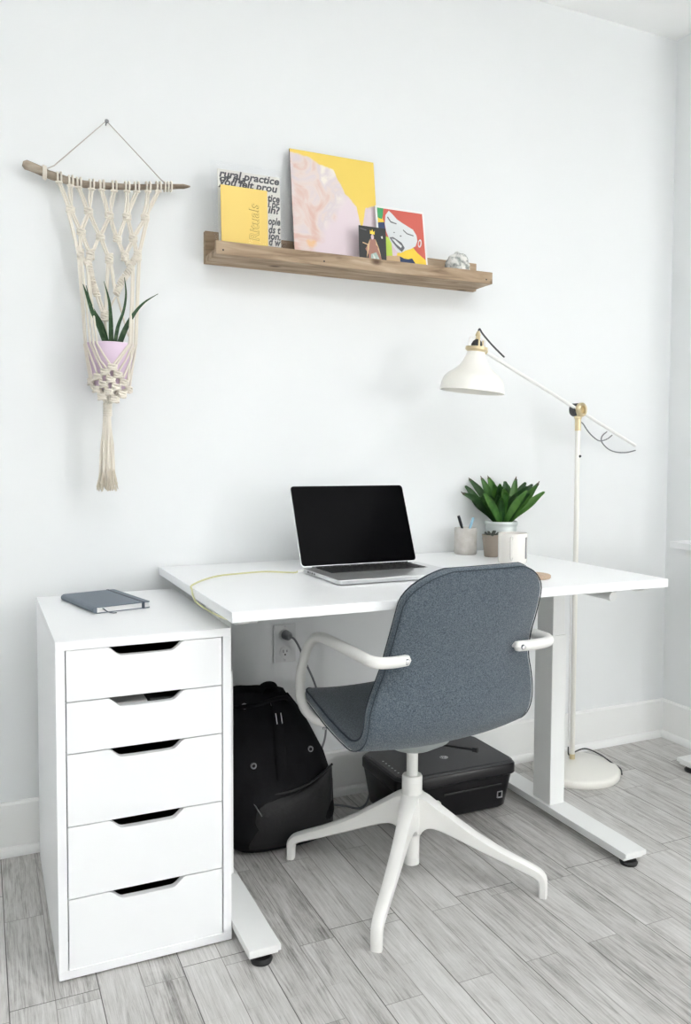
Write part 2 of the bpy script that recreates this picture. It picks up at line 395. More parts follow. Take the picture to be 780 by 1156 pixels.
# baseboards with a quarter round at the foot
def baseboard(name, a, b, nrm):
    a = V(a); b = V(b); d = b-a; nrm = V(nrm)
    prof = [(0, 0), (.013, 0), (.013, .137), (.009, .1427), (0, .1427)]
    struct(MB().prism(prof, a, nrm, (0, 0, 1), d).build(name, 'trim'))
def quarter(name, a, b, nrm):
    a = V(a); b = V(b); nrm = V(nrm); o = a+nrm*.013
    prof = [(0, 0), (.014, 0)] + [(.014*math.cos(t), .024*math.sin(t)) for t in (.35, .7, 1.05, 1.35)] + [(0, .024)]
    struct(MB().prism(prof, o, nrm, (0, 0, 1), b-a).build(name, 'trim'))
baseboard('baseboard_back', (XL, 0, 0), (XC-.013, 0, 0), (0, -1, 0)); quarter('trim_1', (XL, 0, 0), (XC-.027, 0, 0), (0, -1, 0))
baseboard('baseboard_right', (XC, 0, 0), (XC, JY, 0), (-1, 0, 0)); quarter('trim_2', (XC, -.013, 0), (XC, JY-.013, 0), (-1, 0, 0))

# ------------------------------------------------------------------ drawer unit
X0, X1, YF, YK, ZT = 0, .36, -.6384, -.058, .7
du = thing('drawer_unit', 'tall white chest of five drawers with cut-out grips, left of the desk', 'drawer unit', (.18, -.35, 0))
b = MB(); t = .018; z0 = .004
b.box((X0, YF, ZT-t), (X1, YK, ZT), bev=.0008)
b.box((X0, YF, z0), (X1, YK, z0+t), bev=.0008)
b.box((X0, YF, z0+t), (X0+t, YK, ZT-t), bev=.0006); b.box((X1-t, YF, z0+t), (X1, YK, ZT-t), bev=.0006)
b.box((X0+t, YK-.006, z0+t), (X1-t, YK, ZT-t))
b.build('body', 'lam', du)
for fx in (.03, .33):
    for fy in (YF+.05, YK-.05): MB().lathe([(.012, 0), (.012, z0+.001)], (fx, fy, 0), 16, cap=True).build('foot', 'rubber', du)
hs = [.1065, .1065, .1503, .1503, .1503]; z = ZT-t-.0015
for i, h in enumerate(hs):
    zt = z; zb = z-h+.0022; z -= h
    xa, xb = X0+t+.0022, X1-t-.0022; xm = (xa+xb)/2
    # notch outline
    nt_ = []
    D = .0185
    for q in range(9):
        s = q/8; e = s*s*(3-2*s); nt_.append((xm-.081+.030*s, zt-D*e))
    nt_ += [(xm-.025, zt-D-.0005), (xm+.025, zt-D-.0005)]
    for q in range(9):
        s = q/8; e = s*s*(3-2*s); nt_.append((xm+.051+.030*s, zt-D*(1-e)))
    poly = [(xa, zb), (xa, zt)] + nt_ + [(xb, zt), (xb, zb)]
    dr = MB(); dr.prism(poly, (0, YF+.0025, 0), (1, 0, 0), (0, 0, 1), (0, .016, 0))
    d = dr.build('drawer', 'lam', du, bevel=.0008)
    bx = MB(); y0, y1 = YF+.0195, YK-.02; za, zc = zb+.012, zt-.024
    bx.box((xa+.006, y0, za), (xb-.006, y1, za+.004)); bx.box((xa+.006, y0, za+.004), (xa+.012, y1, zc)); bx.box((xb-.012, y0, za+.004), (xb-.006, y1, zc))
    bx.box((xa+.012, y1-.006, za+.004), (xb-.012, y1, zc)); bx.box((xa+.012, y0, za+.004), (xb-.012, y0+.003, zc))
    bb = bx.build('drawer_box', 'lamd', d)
    if i == 1: zbx = (za+.004, zc)
# contents glimpsed in the second drawer
tag(origin(MB().box((.115, YF+.03, zbx[0]), (.186, YF+.18, zbx[1]+.005), bev=.003).build('white_box', 'paper'), (.15, YF+.1, zbx[0])),
    'small white box seen through the grip of the second drawer', 'box')
tag(origin(MB().box((.19, YF+.03, zbx[0]), (.31, YF+.22, zbx[1]+.006), bev=.003).build('pencil_case', 'dgrey'), (.25, YF+.12, zbx[0])),
    'dark grey case seen through the grip of the second drawer', 'case')

# ------------------------------------------------------------------ desk
DX0, DX1, DY0, DY1, DZ, DT = .3283, 1.5077, -.7578, -.008, .7565, .0217
dk = thing('standing_desk', 'white rectangular desk on two square legs with long flat feet', 'desk', (.9, -.4, 0))
MB().box((DX0, DY0, DZ-DT), (DX1, DY1, DZ), bev=.0015).build('desktop', 'lam', dk)
for fx in (.3624, 1.3777):
    ft = MB()
    # folded sheet foot with bevelled ends
    ft.box((fx, -.762, .030), (fx+.07, -.045, .0425), bev=.001)
    ft.box((fx+.003, -.752, .020), (fx+.067, -.055, .030))
    f = ft.build('foot', 'metal_w', dk)
    for gy in (-.735, -.075):
        g = MB().lathe([(.022, 0), (.024, .006), (.020, .012), (.008, .013), (.008, .020)], (fx+.035, gy, 0), 24, cap=True)
        g.build('glide', 'rubber', f)
    cxm = fx+.035
    MB().box((cxm-.026, -.435, .0425), (cxm+.026, -.352, .55), bev=.003).build('column', 'metal_w', dk)
    MB().box((cxm-.022, -.431, .55), (cxm+.022, -.356, .715), bev=.002).build('inner_column', 'metal_w', dk)
    bk = MB(); sx = .030 if fx > 1 else -.0
    bk.prism([(-.690, DZ-DT-.001), (-.06, DZ-DT-.001), (-.10, DZ-DT-.028), (-.64, DZ-DT-.028)], (cxm-.02, 0, 0), (0, 1, 0), (0, 0, 1), (.04, 0, 0))
    bk.build('support_bracket', 'metal_w', dk)
MB().box((.42, -.43, DZ-DT-.045), (1.39, -.36, DZ-DT-.006), bev=.002).build('crossbar', 'metal_w', dk)
# flat rails at the ends of the top, and the round crank rod
for rx in (.357, 1.452):
    MB().prism([(-.735, DZ-DT-.0005), (-.10, DZ-DT-.0005), (-.14, DZ-DT-.014), (-.71, DZ-DT-.014), (-.735, DZ-DT-.006)], (rx-.008, 0, 0), (0, 1, 0), (0, 0, 1), (.022, 0, 0)).build('edge_rail', 'metal_w', dk)
rod = MB().tube([(1.36, -.45, DZ-DT-.023), (1.36, -.702, DZ-DT-.023)], .0105, 16)
rod.tube([(1.36, -.702, DZ-DT-.023), (1.36, -.715, DZ-DT-.023)], .0125, 16).build('crank_rod', 'metal_w', dk)

# neighbouring desk at the right edge
d2 = thing('side_desk', 'second white desk in the corner, cut off by the right edge of the photo', 'desk', (2.3, -.6, 0))
S2Z = .792
MB().box((1.985, -1.5, S2Z-.0213), (2.70, -.29, S2Z), bev=.0015).build('desktop', 'lam', d2)
for fy in (-1.45, -.365):
    f = MB().box((2.035, fy, .030), (2.68, fy+.07, .0425), bev=.001).box((2.045, fy+.003, .020), (2.67, fy+.067, .030)).build('foot', 'metal_w', d2)
    for gx in (2.068, 2.64): MB().lathe([(.022, 0), (.024, .006), (.020, .012), (.008, .013), (.008, .020)], (gx, fy+.035, 0), 24, cap=True).build('glide', 'rubber', f)
    MB().box((2.33, fy+.009, .0425), (2.41, fy+.061, S2Z-.04), bev=.003).build('column', 'metal_w', d2)
    MB().box((2.04, fy+.015, S2Z-.05), (2.66, fy+.055, S2Z-.0213)).build('support_bracket', 'metal_w', d2)

# ------------------------------------------------------------------ chair
HX, HY = .856, -.556
ch = thing('swivel_chair', 'blue-grey upholstered swivel armchair with white arms and a four-footed white base', 'chair', (HX, HY, 0))
CA = math.radians(92.5); cf = V((math.cos(CA), math.sin(CA), 0)); cw = V((cf.y, -cf.x, 0)); CH = V((HX, HY, 0))
def L3(x, y, z): return CH + cw*x + cf*y + V((0, 0, z))
SHX = V((.010, 0, 0)); SA = math.radians(3)
def L3s(x, y, z): return L3(x*math.cos(SA)-y*math.sin(SA), x*math.sin(SA)+y*math.cos(SA), z)
# shell profile: (y, z, half width)
prof = [(.274, .408, .190), (.260, .424, .198), (.20, .430, .212), (.12, .422, .226), (.04, .410, .236), (-.04, .397, .240), (-.090, .393, .241), (-.130, .402, .241),
        (-.160, .424, .241), (-.180, .457, .241), (-.191, .498, .239), (-.197, .54, .229), (-.205, .59, .212), (-.218, .64, .205), (-.236, .69, .203), (-.254, .745, .200), (-.269, .79, .195), (-.279, .822, .190)]
pp = cr([V(p) for p in prof], 8)
acc = [0]
for a_, b_ in zip(pp[:-1], pp[1:]): acc.append(acc[-1]+math.hypot(b_.x-a_.x, b_.y-a_.y))
SL = acc[-1]
def prof_at(d):
    d = max(0, min(SL, d)); i = 0
    while i < len(acc)-2 and acc[i+1] < d: i += 1
    t = (d-acc[i])/max(1e-9, acc[i+1]-acc[i]); p = pp[i].lerp(pp[i+1], t)
    a_, b_ = pp[max(0, i-2)], pp[min(len(pp)-1, i+3)]; ty, tz = b_.x-a_.x, b_.y-a_.y; l = math.hypot(ty, tz)
    return p, tz/l, -ty/l          # inner normal (towards the sitter)
edge_d = [0, .0006, .002, .0045, .008, .012, .018, .028]
dd_ = edge_d + [.028+(SL-.056)*q/60 for q in range(1, 60)] + [SL-e for e in edge_d[::-1]]
RT, RTX, RF = .088, .118, .085
def hw_at(d, w):
    if SL-d < RT: return w-RTX*(1-math.sqrt(max(0, 1-((RT-(SL-d))/RT)**2)))
    if d < RF: return w-RF+math.sqrt(max(0, RF*RF-(RF-d)**2))
    return w
grid = []; TH = .0130
for d in dd_:
    p, ny, nz = prof_at(d); hw = hw_at(d, p.z); k_ = d/SL
    us = [-(hw-e) for e in edge_d] + [(hw-.028)*(-1+2*q/20) for q in range(1, 20)] + [(hw-e) for e in edge_d[::-1]]
    row = []
    for x in us:
        u = x/p.z; bend = .014 + .022*max(0, min(1, (k_-.42)/.2)) - .006*max(0, min(1, (k_-.7)/.2))
        off = bend*abs(u)**2.3; crown = .010*(1-(x/(p.z))**2)*max(0, (k_-.9)/.1)
        e = min(hw-abs(x), d, SL-d); R_ed = .012; q = 1 if e >= R_ed else math.sqrt(max(0, 1-(1-e/R_ed)**2))
        row.append((V((x, p.x+ny*off, p.y+nz*off+crown)), V((0, ny, nz)), TH*q))
    grid.append(row)
nr, nc = len(grid), len(grid[0]); mb = MB(); sides = []
for sgn in (1, -1):
    sides.append([[L3s(*(p+SHX+n*th*sgn)) for p, n, th in row] for row in grid])
vs = [p for s_ in sides for r in s_ for p in r]; N0 = nr*nc; fs = []
for j in range(nr-1):
    for i in range(nc-1):
        a_ = j*nc+i; fs.append([a_, a_+1, a_+nc+1, a_+nc]); fs.append([N0+a_+nc, N0+a_+nc+1, N0+a_+1, N0+a_])
mb.add(vs, fs, 0, True); me_ = mb.build('upholstered_shell', 'fabric', ch, fixn=False)
bm = bmesh.new(); bm.from_mesh(me_.data); bmesh.ops.remove_doubles(bm, verts=bm.verts[:], dist=1e-5); bmesh.ops.recalc_face_normals(bm, faces=bm.faces[:]); bm.to_mesh(me_.data); bm.free()
for p in me_.data.polygons: p.use_smooth = True
mid = [[L3s(*(p+SHX+n*TH*.92)) for p, n, th in row] for row in grid]
k2 = 3
wel = [mid[k2][i] for i in range(k2, nc-k2)] + [mid[j][nc-1-k2] for j in range(k2+1, nr-k2)] + [mid[nr-1-k2][i] for i in range(nc-2-k2, k2-1, -1)] + [mid[j][k2] for j in range(nr-2-k2, k2, -1)]
MB().tube(wel, .0020, 6, closed=True).build('piping', 'piping', ch)
wel = [L3s(*(SHX+grid[j][i][0]-grid[j][i][1]*TH*.93)) for j, i in [(2, i) for i in range(2, nc-2)] + [(j, nc-3) for j in range(3, nr-2)] + [(nr-3, i) for i in range(nc-4, 1, -1)] + [(j, 2) for j in range(nr-4, 2, -1)]]
MB().tube(wel, .0014, 6, closed=True).build('piping', 'piping', ch)
# underplate, lever, column, collar, base
up = MB().lathe([(.0, .334), (.035, .333), (.055, .340), (.095, .362), (.10, .374), (0, .376)], (HX, HY, 0), 32)
up.build('seat_plate', 'chair_g', ch)
a, b_ = L3(.045, -.05, .352), L3(.095, -.13, .356)
MB().tube([a, b_], [.004, .005], 10, flat=.7).tube([b_, b_+(b_-a).normalized()*.012], .006, 10).build('tilt_lever', 'blk', ch)
MB().lathe([(.0145, .25), (.0145, .336)], (HX, HY, 0), 24, cap=True).build('gas_column', 'chair_w', ch)
MB().lathe([(.0, .198), (.0235, .198), (.026, .203), (.026, .262), (.024, .266), (.0, .266)], (HX, HY, 0), 32).build('collar', 'chair_w', ch)
MB().lathe([(.020, .037), (.020, .20)], (HX, HY, 0), 24, cap=True).build('lower_tube', 'chair_w', ch)
ax = (V((1.104, -.775, 0))-V((.606, -.334, 0))).normalized(); ay = V((-ax.y, ax.x, 0))
def leg(dr):
    d = V(dr); sd = V((-d.y, d.x, 0)); mb = MB()
    top = [(0, .222), (.028, .220), (.045, .212), (.065, .199), (.10, .177), (.16, .140), (.23, .105), (.29, .081), (.318, .069), (.330, .061), (.338, .050), (.3405, .036), (.3405, .0)]
    bot = [(0, .112), (.024, .116), (.031, .126), (.042, .134), (.058, .1355), (.08, .130), (.12, .116), (.17, .097), (.23, .075), (.29, .054), (.308, .047), (.3165, .039), (.3195, .030), (.3205, .0)]
    # resample both edges to the same count
    def rs(P, n):
        L = [0]
        for p, q in zip(P[:-1], P[1:]): L.append(L[-1]+math.dist(p, q))
        o = []
        for i in range(n):
            t = L[-1]*i/(n-1); k = max(j for j in range(len(L)-1) if L[j] <= t+1e-9); f = (t-L[k])/(L[k+1]-L[k]); o.append((P[k][0]*(1-f)+P[k+1][0]*f, P[k][1]*(1-f)+P[k+1][1]*f))
        return o
    def sm(P): return [(p.x, p.y) for p in cr([V((x, z, 0)) for x, z in P], 4)]
    n = 44; T_, B_ = rs(sm(top), n), rs(sm(bot), n); ring = []
    for (x0, z0_), (x1, z1_) in zip(T_, B_):
        r = (x0+x1)/2; w = .0245-.007*min(1, r/.09)-.0048*min(1, r/.33); w = max(w, .0118)
        dx, dz = x1-x0, z1_-z0_; l = math.hypot(dx, dz) or 1; c = min(.005, l*.2); ux_, uz_ = dx/l*c, dz/l*c; q = w*.45
        for (xx, zz_, yy) in ((x0, z0_, -w+q), (x0, z0_, w-q), (x0+ux_, z0_+uz_, w), (x1-ux_, z1_-uz_, w), (x1, z1_, w-q), (x1, z1_, -w+q), (x1-ux_, z1_-uz_, -w), (x0+ux_, z0_+uz_, -w)):
            ring.append(CH + d*xx + sd*yy + V((0, 0, max(0, zz_))))
    fs = [[i*8+j, i*8+(j+1) % 8, (i+1)*8+(j+1) % 8, (i+1)*8+j] for i in range(n-1) for j in range(8)] + [list(range(8)), [(n-1)*8+j for j in range(8)]]
    mb.add(ring, fs, 0, True)
    mb.build('leg', 'chair_w', ch)
for dr in (ax, -ax, ay, -ay): leg(dr)
# fillets between the legs
hb = MB()
prof_h = [(0, .205), (.030, .205), (.034, .195), (.034, .150), (.030, .128), (.022, .118), (0, .118)]
hb.lathe(prof_h, (HX, HY, 0), 32); hb.build('hub', 'chair_w', ch)
for s in (-1, 1):
    pts = [(s*.155, -.226, .627), (s*.19, -.236, .629), (s*.225, -.240, .632), (s*.243, -.228, .635), (s*.246, -.20, .637), (s*.245, -.10, .638), (s*.241, -.02, .637), (s*.238, .035, .634), (s*.235, .085, .622), (s*.233, .125, .596), (s*.231, .155, .56),
           (s*.230, .180, .515), (s*.228, .191, .46), (s*.224, .180, .425), (s*.212, .166, .403), (s*.19, .155, .388), (s*.160, .150, .380)]
    P = cr([L3(*p) for p in pts], 5)
    a = MB().tube(P, [.0128]*len(P), 14, flat=1.0)
    ar = a.build('armrest', 'chair_w', ch)
    # round end and bolt head
    e = L3(s*.155, -.226, .627)
    MB().lathe([(0, -.0128), (.008, -.0105), (.0128, 0), (.008, .0105), (0, .0128)], e, 16).build('end_cap', 'chair_w', ar)
    bo = L3(s*.159, -.240, .627)
    MB().lathe([(0, .0035), (.005, .003), (.0065, 0), (.0065, -.004)], bo, 16, mtx=frame(-cf, (0, 0, 1))).build('bolt', 'chrome', ar)
    MB().lathe([(0, -.004), (.005, -.003), (.006, .002)], L3(s*.175, .152, .366), 12).build('bolt', 'chrome', ar)
    MB().lathe([(.008, 0), (.008, -.03)], L3(s*.157, -.208, .627), 12, mtx=frame(-cf, (0, 0, 1)), cap=True).build('mount', 'chair_w', ar)

# ------------------------------------------------------------------ floor lamp
lp = thing('floor_lamp', 'cream floor lamp with long swing arm, brass joints and bell shade', 'lamp', (1.695, -.178, 0))
MB().lathe([(0, 0), (.143, 0), (.146, .004), (.146, .019), (.142, .0245), (.134, .027), (0, .028)], (1.695, -.178, 0), 64).build('base', 'cream', lp)
PX, PY = 1.722, -.125
J = V((PX, PY, 1.236))
MB().lathe([(.0065, .04), (.0065, .027), (.0095, .027), (.0095, .045), (.0065, .045)], (PX, PY, 0), 20).build('foot_ferrule', 'brass', lp)
MB().lathe([(.0085, .04), (.0085, 1.19)], (PX, PY, 0), 20, cap=True).build('pole', 'cream', lp)
MB().lathe([(.0105, 1.165), (.0105, 1.205), (.013, 1.207), (.013, 1.222), (.0, 1.222)], (PX, PY, 0), 20).build('pole_ferrule', 'brass', lp)
kx = at(650.5, 515, y=PY-.009)
MB().lathe([(0, .004), (.004, .003), (.005, 0), (.005, -.004)], (PX+.004, PY-.008, kx.z), 12, mtx=frame((.2, -1, 0), (0, 0, 1))).build('switch', 'blk', lp)
hd = at(546, 396, y=-.25); adir = (hd-J).normalized()
tail = J - adir*.0
# tail end: on the same line
def on_line(px):
    lo, hi = 0, .6
    for _ in range(40):
        mid = (lo+hi)/2; q = J-adir*mid - CAM; x = CX+F_PX*q.dot(rgt)/q.dot(fwd)
        if x < px: lo = mid
        else: hi = mid
    return J-adir*lo
tail = on_line(717)
joff = V((0, .012, 0))
MB().tube([hd, J, tail], .0058, 14).build('arm', 'lampw', lp)
jd = V((.30, -.95, 0)).normalized()      # joint axis faces the room
jf = frame(jd, (0, 0, 1))
MB().lathe([(0, -.018), (.020, -.018), (.0225, -.014), (.0225, .004), (0, .004)], J - V((.006, 0, 0)), 28, mtx=jf).build('joint_body', 'dgrey', lp)
MB().lathe([(.0225, .004), (.024, .008), (.024, .018), (.020, .022), (.014, .020), (.013, .012), (.004, .010), (0, .012)], J, 28, mtx=jf).build('joint_knob', 'brass', lp)
# shade
ta = math.radians(5); axz = V((math.sin(ta)*.95, -.05, math.cos(ta))).normalized()
ring_c = at(538, 393.5, y=-.25)
sf = frame(axz, (1, 0, 0))
sp = [(.098, 0), (.0965, .010), (.094, .026), (.088, .041), (.078, .052), (.062, .063), (.048, .076), (.038, .090), (.030, .106), (.0265, .120), (.0255, .130)]
sp = [(r, z-.130) for r, z in sp]
inn = [(r-.0025, z+.0) for r, z in sp][::-1]
MB().lathe(sp+[(.012, 0), (.012, -.002)]+inn+[sp[0]], ring_c, 48, mtx=sf).build('shade', 'cream', lp)
MB().lathe([(0, -.012), (.024, -.012), (.0335, -.004), (.0335, .004), (.022, .006), (0, .006)], ring_c, 36, mtx=sf).build('shade_ring', 'brass', lp)
MB().lathe([(.0175, .004), (.0175, .013), (.013, .022), (.006, .028), (0, .029)], ring_c, 24, mtx=sf).build('socket', 'dgrey', lp)
yk = MB()
def S(x, y, z): return ring_c + sf @ V((x, y, z))
yk.tube(cr([S(-.030, 0, .004), S(-.028, 0, .022), S(-.024, 0, .031), S(0, 0, .033), S(.024, 0, .031), S(.028, 0, .022), S(.030, 0, .004)], 4), .0018, 8)
yk.build('yoke', 'lampw', lp)
MB().lathe([(.006, .026), (.0075, .030), (.0065, .036), (.0085, .040), (.0065, .046), (.004, .052), (0, .053)], ring_c, 20, mtx=sf).tube([S(-.004, -.018, .005), S(-.003, -.014, .030), S(0, -.004, .044)], .003, 8).tube([S(.012, -.014, .005), S(.012, -.012, .024)], .0028, 8).build('stem', 'brass', lp)
MB().tube([hd+adir*.004, hd-adir*.010], .0085, 14).tube([hd, hd+V((-.012, 0, .0035))], .005, 10).build('arm_clamp', 'brass', lp)
# stiff cable from the stem over to the arm, then through the arm to the loop
kb = V(at(569, 403, y=-.2)); top = S(0, 0, .053)
MB().tube(cr([top, top+V((.005, .001, .006)), V(at(545, 377, y=-.245)), V(at(556, 390, y=-.225)), kb], 6), .0028, 8).build('cable', 'dgrey', lp)
def ty(px): # depth along the tail
    q = on_line(px); return q.y-.004
lc = [(653.7, 476.5), (657.6, 477.8), (663.3, 486.2), (669.7, 493.2), (676.8, 497.7), (685, 495.8), (690.9, 491.3)]
MB().tube(cr([at(x, y, y=ty(x)) for x, y in lc], 6), .0022, 8).build('cable', 'wirec', lp)
lc = [(685, 487.4), (679.6, 492.6), (679.4, 499), (686.4, 506.7), (695.4, 510.3), (707, 510.8), (717.2, 508.4)]
MB().tube(cr([at(x, y, y=ty(x)+.003) for x, y in lc], 6), .0022, 8).build('cable', 'wirec', lp)
# mains lead: leaves the pole foot, over the back of the base, along the floor
lead = [(PX-.010, PY+.009, .075), (PX-.009, PY+.010, .045), (PX+.005, PY+.02, .033), (PX+.03, PY+.035, .031)]
lead += [tuple(at(652+s*8, 841.5+s*3.6, z=.031)) for s in (1,)] + [tuple(at(676, 851, z=.030)), tuple(at(690, 860.5, z=.028)), tuple(at(698, 866, z=.010)), tuple(at(701, 869, z=.004)), tuple(at(702, 874, z=.0035))]
MB().tube(cr(lead, 5), .0026, 8).build('mains_lead', 'dgrey', lp)
MB().tube([(PX-.011, PY+.008, .07), (PX-.011, PY+.008, .62)], .0026, 8).build('mains_lead', 'lampw', lp)

# ------------------------------------------------------------------ printer
pn = thing('printer', 'black flat all-in-one printer lying on the floor beneath the desk', 'printer', (1.135, -.20, 0))
px0, px1, py0, py1 = .928, 1.340, -.340, -.078
def tlayer(z, ins, insy=None):
    i2 = ins if insy is None else insy; r = .028; pts = []
    xa, xb, ya, yb = px0+ins, px1-ins, py0+i2, py1-ins
    for cx_, cy_, a0 in ((xb-r, yb-r, 0), (xa+r, yb-r, 90), (xa+r, ya+r, 180), (xb-r, ya+r, 270)):
        for q in range(5):
            a = math.radians(a0+q*22.5); pts.append(V((cx_+r*math.cos(a), cy_+r*math.sin(a), z)))
    return pts
def loft(rings, name, mtl, par, capb=True):
    n = len(rings[0]); vs = [p for r in rings for p in r]
    fs = [[i*n+j, i*n+(j+1) % n, (i+1)*n+(j+1) % n, (i+1)*n+j] for i in range(len(rings)-1) for j in range(n)]
    mb = MB().add(vs, fs, 0, True); k = len(rings)-1
    mb.add(rings[0], [list(range(n))]); mb.add(rings[k], [list(range(n))])
    return mb.build(name, mtl, par)
loft([tlayer(.006, .024, .034), tlayer(.012, .018, .028), tlayer(.085, .008, .016), tlayer(.112, .004, .012)], 'body', 'prn', pn)
loft([tlayer(.114, .003, .004), tlayer(.118, 0, 0), tlayer(.143, 0, 0), tlayer(.148, .003, .003)], 'top_case', 'prn', pn)
loft([tlayer(.1485, .004), tlayer(.153, .006), tlayer(.1555, .012)], 'scanner_lid', 'prl', pn)
for fx in (px0+.06, px1-.06):
    for fy in (py0+.07, py1-.05): MB().lathe([(.012, 0), (.012, .008)], (fx, fy, 0), 12, cap=True).build('foot', 'rubber', pn)
MB().box((px0+.012, py0+.03, .1550), (px0+.052, py1-.06, .1563), bev=.0005).build('control_panel', 'blk', pn)
for q in range(6): MB().lathe([(0, .0006), (.0028, .0005), (.0028, 0)], (px0+.030, py0+.055+q*.020, .1563), 10).build('button', 'silver', pn)
MB().box((px0+.16, py0+.013, .080), (px1-.05, py0+.0175, .086), bev=.001).build('output_slot', 'blk', pn)
def text(s, size, name, mtl, parent, origin_, ux, uy, ext=.0004, off=0, shear=0, align='LEFT', fit=None):
    """lettering as real geometry, ux = reading direction, uy = up"""
    cu = bpy.data.curves.new('lettering', 'FONT'); cu.body = s; cu.size = size; cu.extrude = ext; cu.offset = off; cu.shear = shear; cu.align_x = align; cu.resolution_u = 3
    to = bpy.data.objects.new('lettering', cu); C.objects.link(to); bpy.context.view_layer.update()
    dg = bpy.context.evaluated_depsgraph_get(); me = bpy.data.meshes.new_from_object(to.evaluated_get(dg)); bpy.data.objects.remove(to)
    ux = V(ux).normalized(); uy = V(uy).normalized(); w = ux.cross(uy); mt = Matrix((ux, uy, w)).transposed().to_4x4()
    if fit:
        xs = [v.co.x for v in me.vertices]; me.transform(Matrix.Diagonal((fit/(max(xs)-min(xs)), 1, 1, 1)))
    mt.translation = V(origin_); me.transform(mt); me.name = name; me.materials.clear(); me.materials.append(M[mtl])
    if parent is not None and parent.get('_base') is not None: me.transform(Matrix.Translation(-V(parent['_base'])))
    o = bpy.data.objects.new(name, me); C.objects.link(o)
    if parent is not None: o.parent = parent
    return o
lg = V((px0+.215, py0+.110, .1558))
MB().lathe([(.0125, 0), (.0125, .0005), (.0108, .0005), (.0108, 0)], lg, 28, smooth=False).build('logo_ring', 'silver', pn)
text('hp', .019, 'logo_letters', 'silver', pn, lg+V((-.0085, -.004, .0001)), (1, 0, 0), (0, 1, 0), shear=.3, off=.0004)
sq = MB(); sx, sz, sy = px1-.062, .040, py0+.0235
for a0, a1, c0, c1 in ((0, .018, 0, .002), (0, .018, .018, .020), (0, .002, 0, .020), (.016, .018, 0, .020)): sq.box((sx+a0, sy-.0055, sz+c0), (sx+a1, sy+.001, sz+c1))
sq.build('badge', 'silver', pn)

# ------------------------------------------------------------------ backpack
bp = thing('backpack', 'black canvas backpack slumped on the floor between chest and chair', 'backpack', (.60, -.22, 0))
def ring(cx_, cy_, z, a, b_, n=40, e=2.8, fold=0, ph=0, tilt=0):
    out = []
    for j in range(n):
        t = 2*PI*j/n; c, s_ = math.cos(t), math.sin(t)
        x = a*math.copysign(abs(c)**(2/e), c); y = b_*math.copysign(abs(s_)**(2/e), s_)
        k = 1+fold*math.sin(7*t+ph)+fold*.6*math.sin(13*t+ph*2.3)
        out.append(V((cx_+x*k, cy_+.022+y*k*.93, z+tilt*x)))
    return out
R_ = [ring(.612, -.215, .002, .130, .095, e=3.2), ring(.612, -.217, .02, .150, .118, e=3.4, fold=.006), ring(.614, -.22, .08, .160, .128, e=3.2, fold=.008, ph=1), ring(.612, -.22, .16, .158, .125, e=3.0, fold=.010, ph=2),
      ring(.602, -.21, .24, .145, .110, e=2.8, fold=.014, ph=3), ring(.590, -.195, .31, .124, .095, e=2.6, fold=.02, ph=4), ring(.578, -.185, .365, .104, .078, e=2.4, fold=.035, ph=5, tilt=-.05), ring(.570, -.18, .400, .088, .060, e=2.2, fold=.06, ph=5.5, tilt=-.08), ring(.568, -.178, .415, .082, .048, e=2.2, fold=.07, ph=6, tilt=-.1), ring(.568, -.178, .398, .060, .034, e=2, tilt=-.1), ring(.568, -.178, .37, .03, .02, e=2)]
rr = []
for i in range(len(R_)-1):
    for q in range(3):
        t = q/3; rr.append([a.lerp(b_, t) for a, b_ in zip(R_[i], R_[i+1])])
rr.append(R_[-1])
loft(rr, 'main_bag', 'canvas', bp)
# front pocket: bulging panel on the lower front
pk = []
for i, z in enumerate([.022, .04, .075, .115, .15, .168, .175]):
    bulge = [.004, .010, .017, .021, .018, .010, .002][i]; row = []
    for j in range(25):
        u = -1+2*j/24; x = .620+u*(.135-.006*i/6); yb = -.191-(.1135)*(1-abs(u)**3.2*.20)
        zz = z + (.030*u if i > 3 else .006*u*i); sag = -.010*math.sin(u*3+1) if i > 4 else 0
        row.append(V((x, yb-bulge*(1-abs(u)**4), zz+sag)))
    pk.append(row)
vs = [p for r in pk for p in r]; fs = [[i*25+j, i*25+j+1, (i+1)*25+j+1, (i+1)*25+j] for i in range(6) for j in range(24)]
pko = MB().add(vs, fs, 0, True).build('front_pocket', 'leather', bp); sd = pko.modifiers.new('thick', 'SOLIDIFY'); sd.thickness = .006; sd.offset = -1
MB().tube([p+V((0, -.003, .003)) for p in pk[-1]], .0035, 8).build('zip', 'blk', pko)
MB().tube(cr([pk[-1][2]+V((0, -.004, 0)), pk[-1][3]+V((-.002, -.012, -.02)), pk[-1][4]+V((0, -.018, -.045))], 4), .0025, 6, flat=.5).build('zip_pull', 'dgrey', pko)
# top: gathered collar, straps, handle
bx = MB()
bx.tube(cr([(.475, -.235, .395), (.50, -.262, .402), (.55, -.262, .405), (.60, -.258, .412), (.63, -.24, .405), (.655, -.205, .385)], 5), .010, 8, flat=.6)
bx.build('rim_cord', 'canvas', bp)
hnd = MB().tube(cr([(.565, -.18, .39), (.572, -.19, .422), (.584, -.195, .434), (.602, -.195, .432), (.612, -.19, .418), (.622, -.18, .385)], 6), .0115, 10, flat=.45, up=(0, 1, 0)).build('handle', 'canvas', bp)
MB().tube(cr([(.60, -.225, .41), (.603, -.245, .37), (.600, -.268, .32), (.598, -.290, .26), (.596, -.304, .20)], 6), .014, 8, flat=.25, up=(0, -1, 0)).build('strap', 'canvas', bp)
MB().tube([(.592, -.260, .372), (.593, -.270, .345)], .0014, 6).tube([(.606, -.262, .372), (.607, -.272, .345)], .0014, 6).build('buckle', 'silver', bp)
MB().tube(cr([(.66, -.15, .39), (.70, -.17, .33), (.735, -.19, .25), (.755, -.21, .17)], 6), .016, 8, flat=.3, up=(1, 0, 0)).build('shoulder_strap', 'canvas', bp)
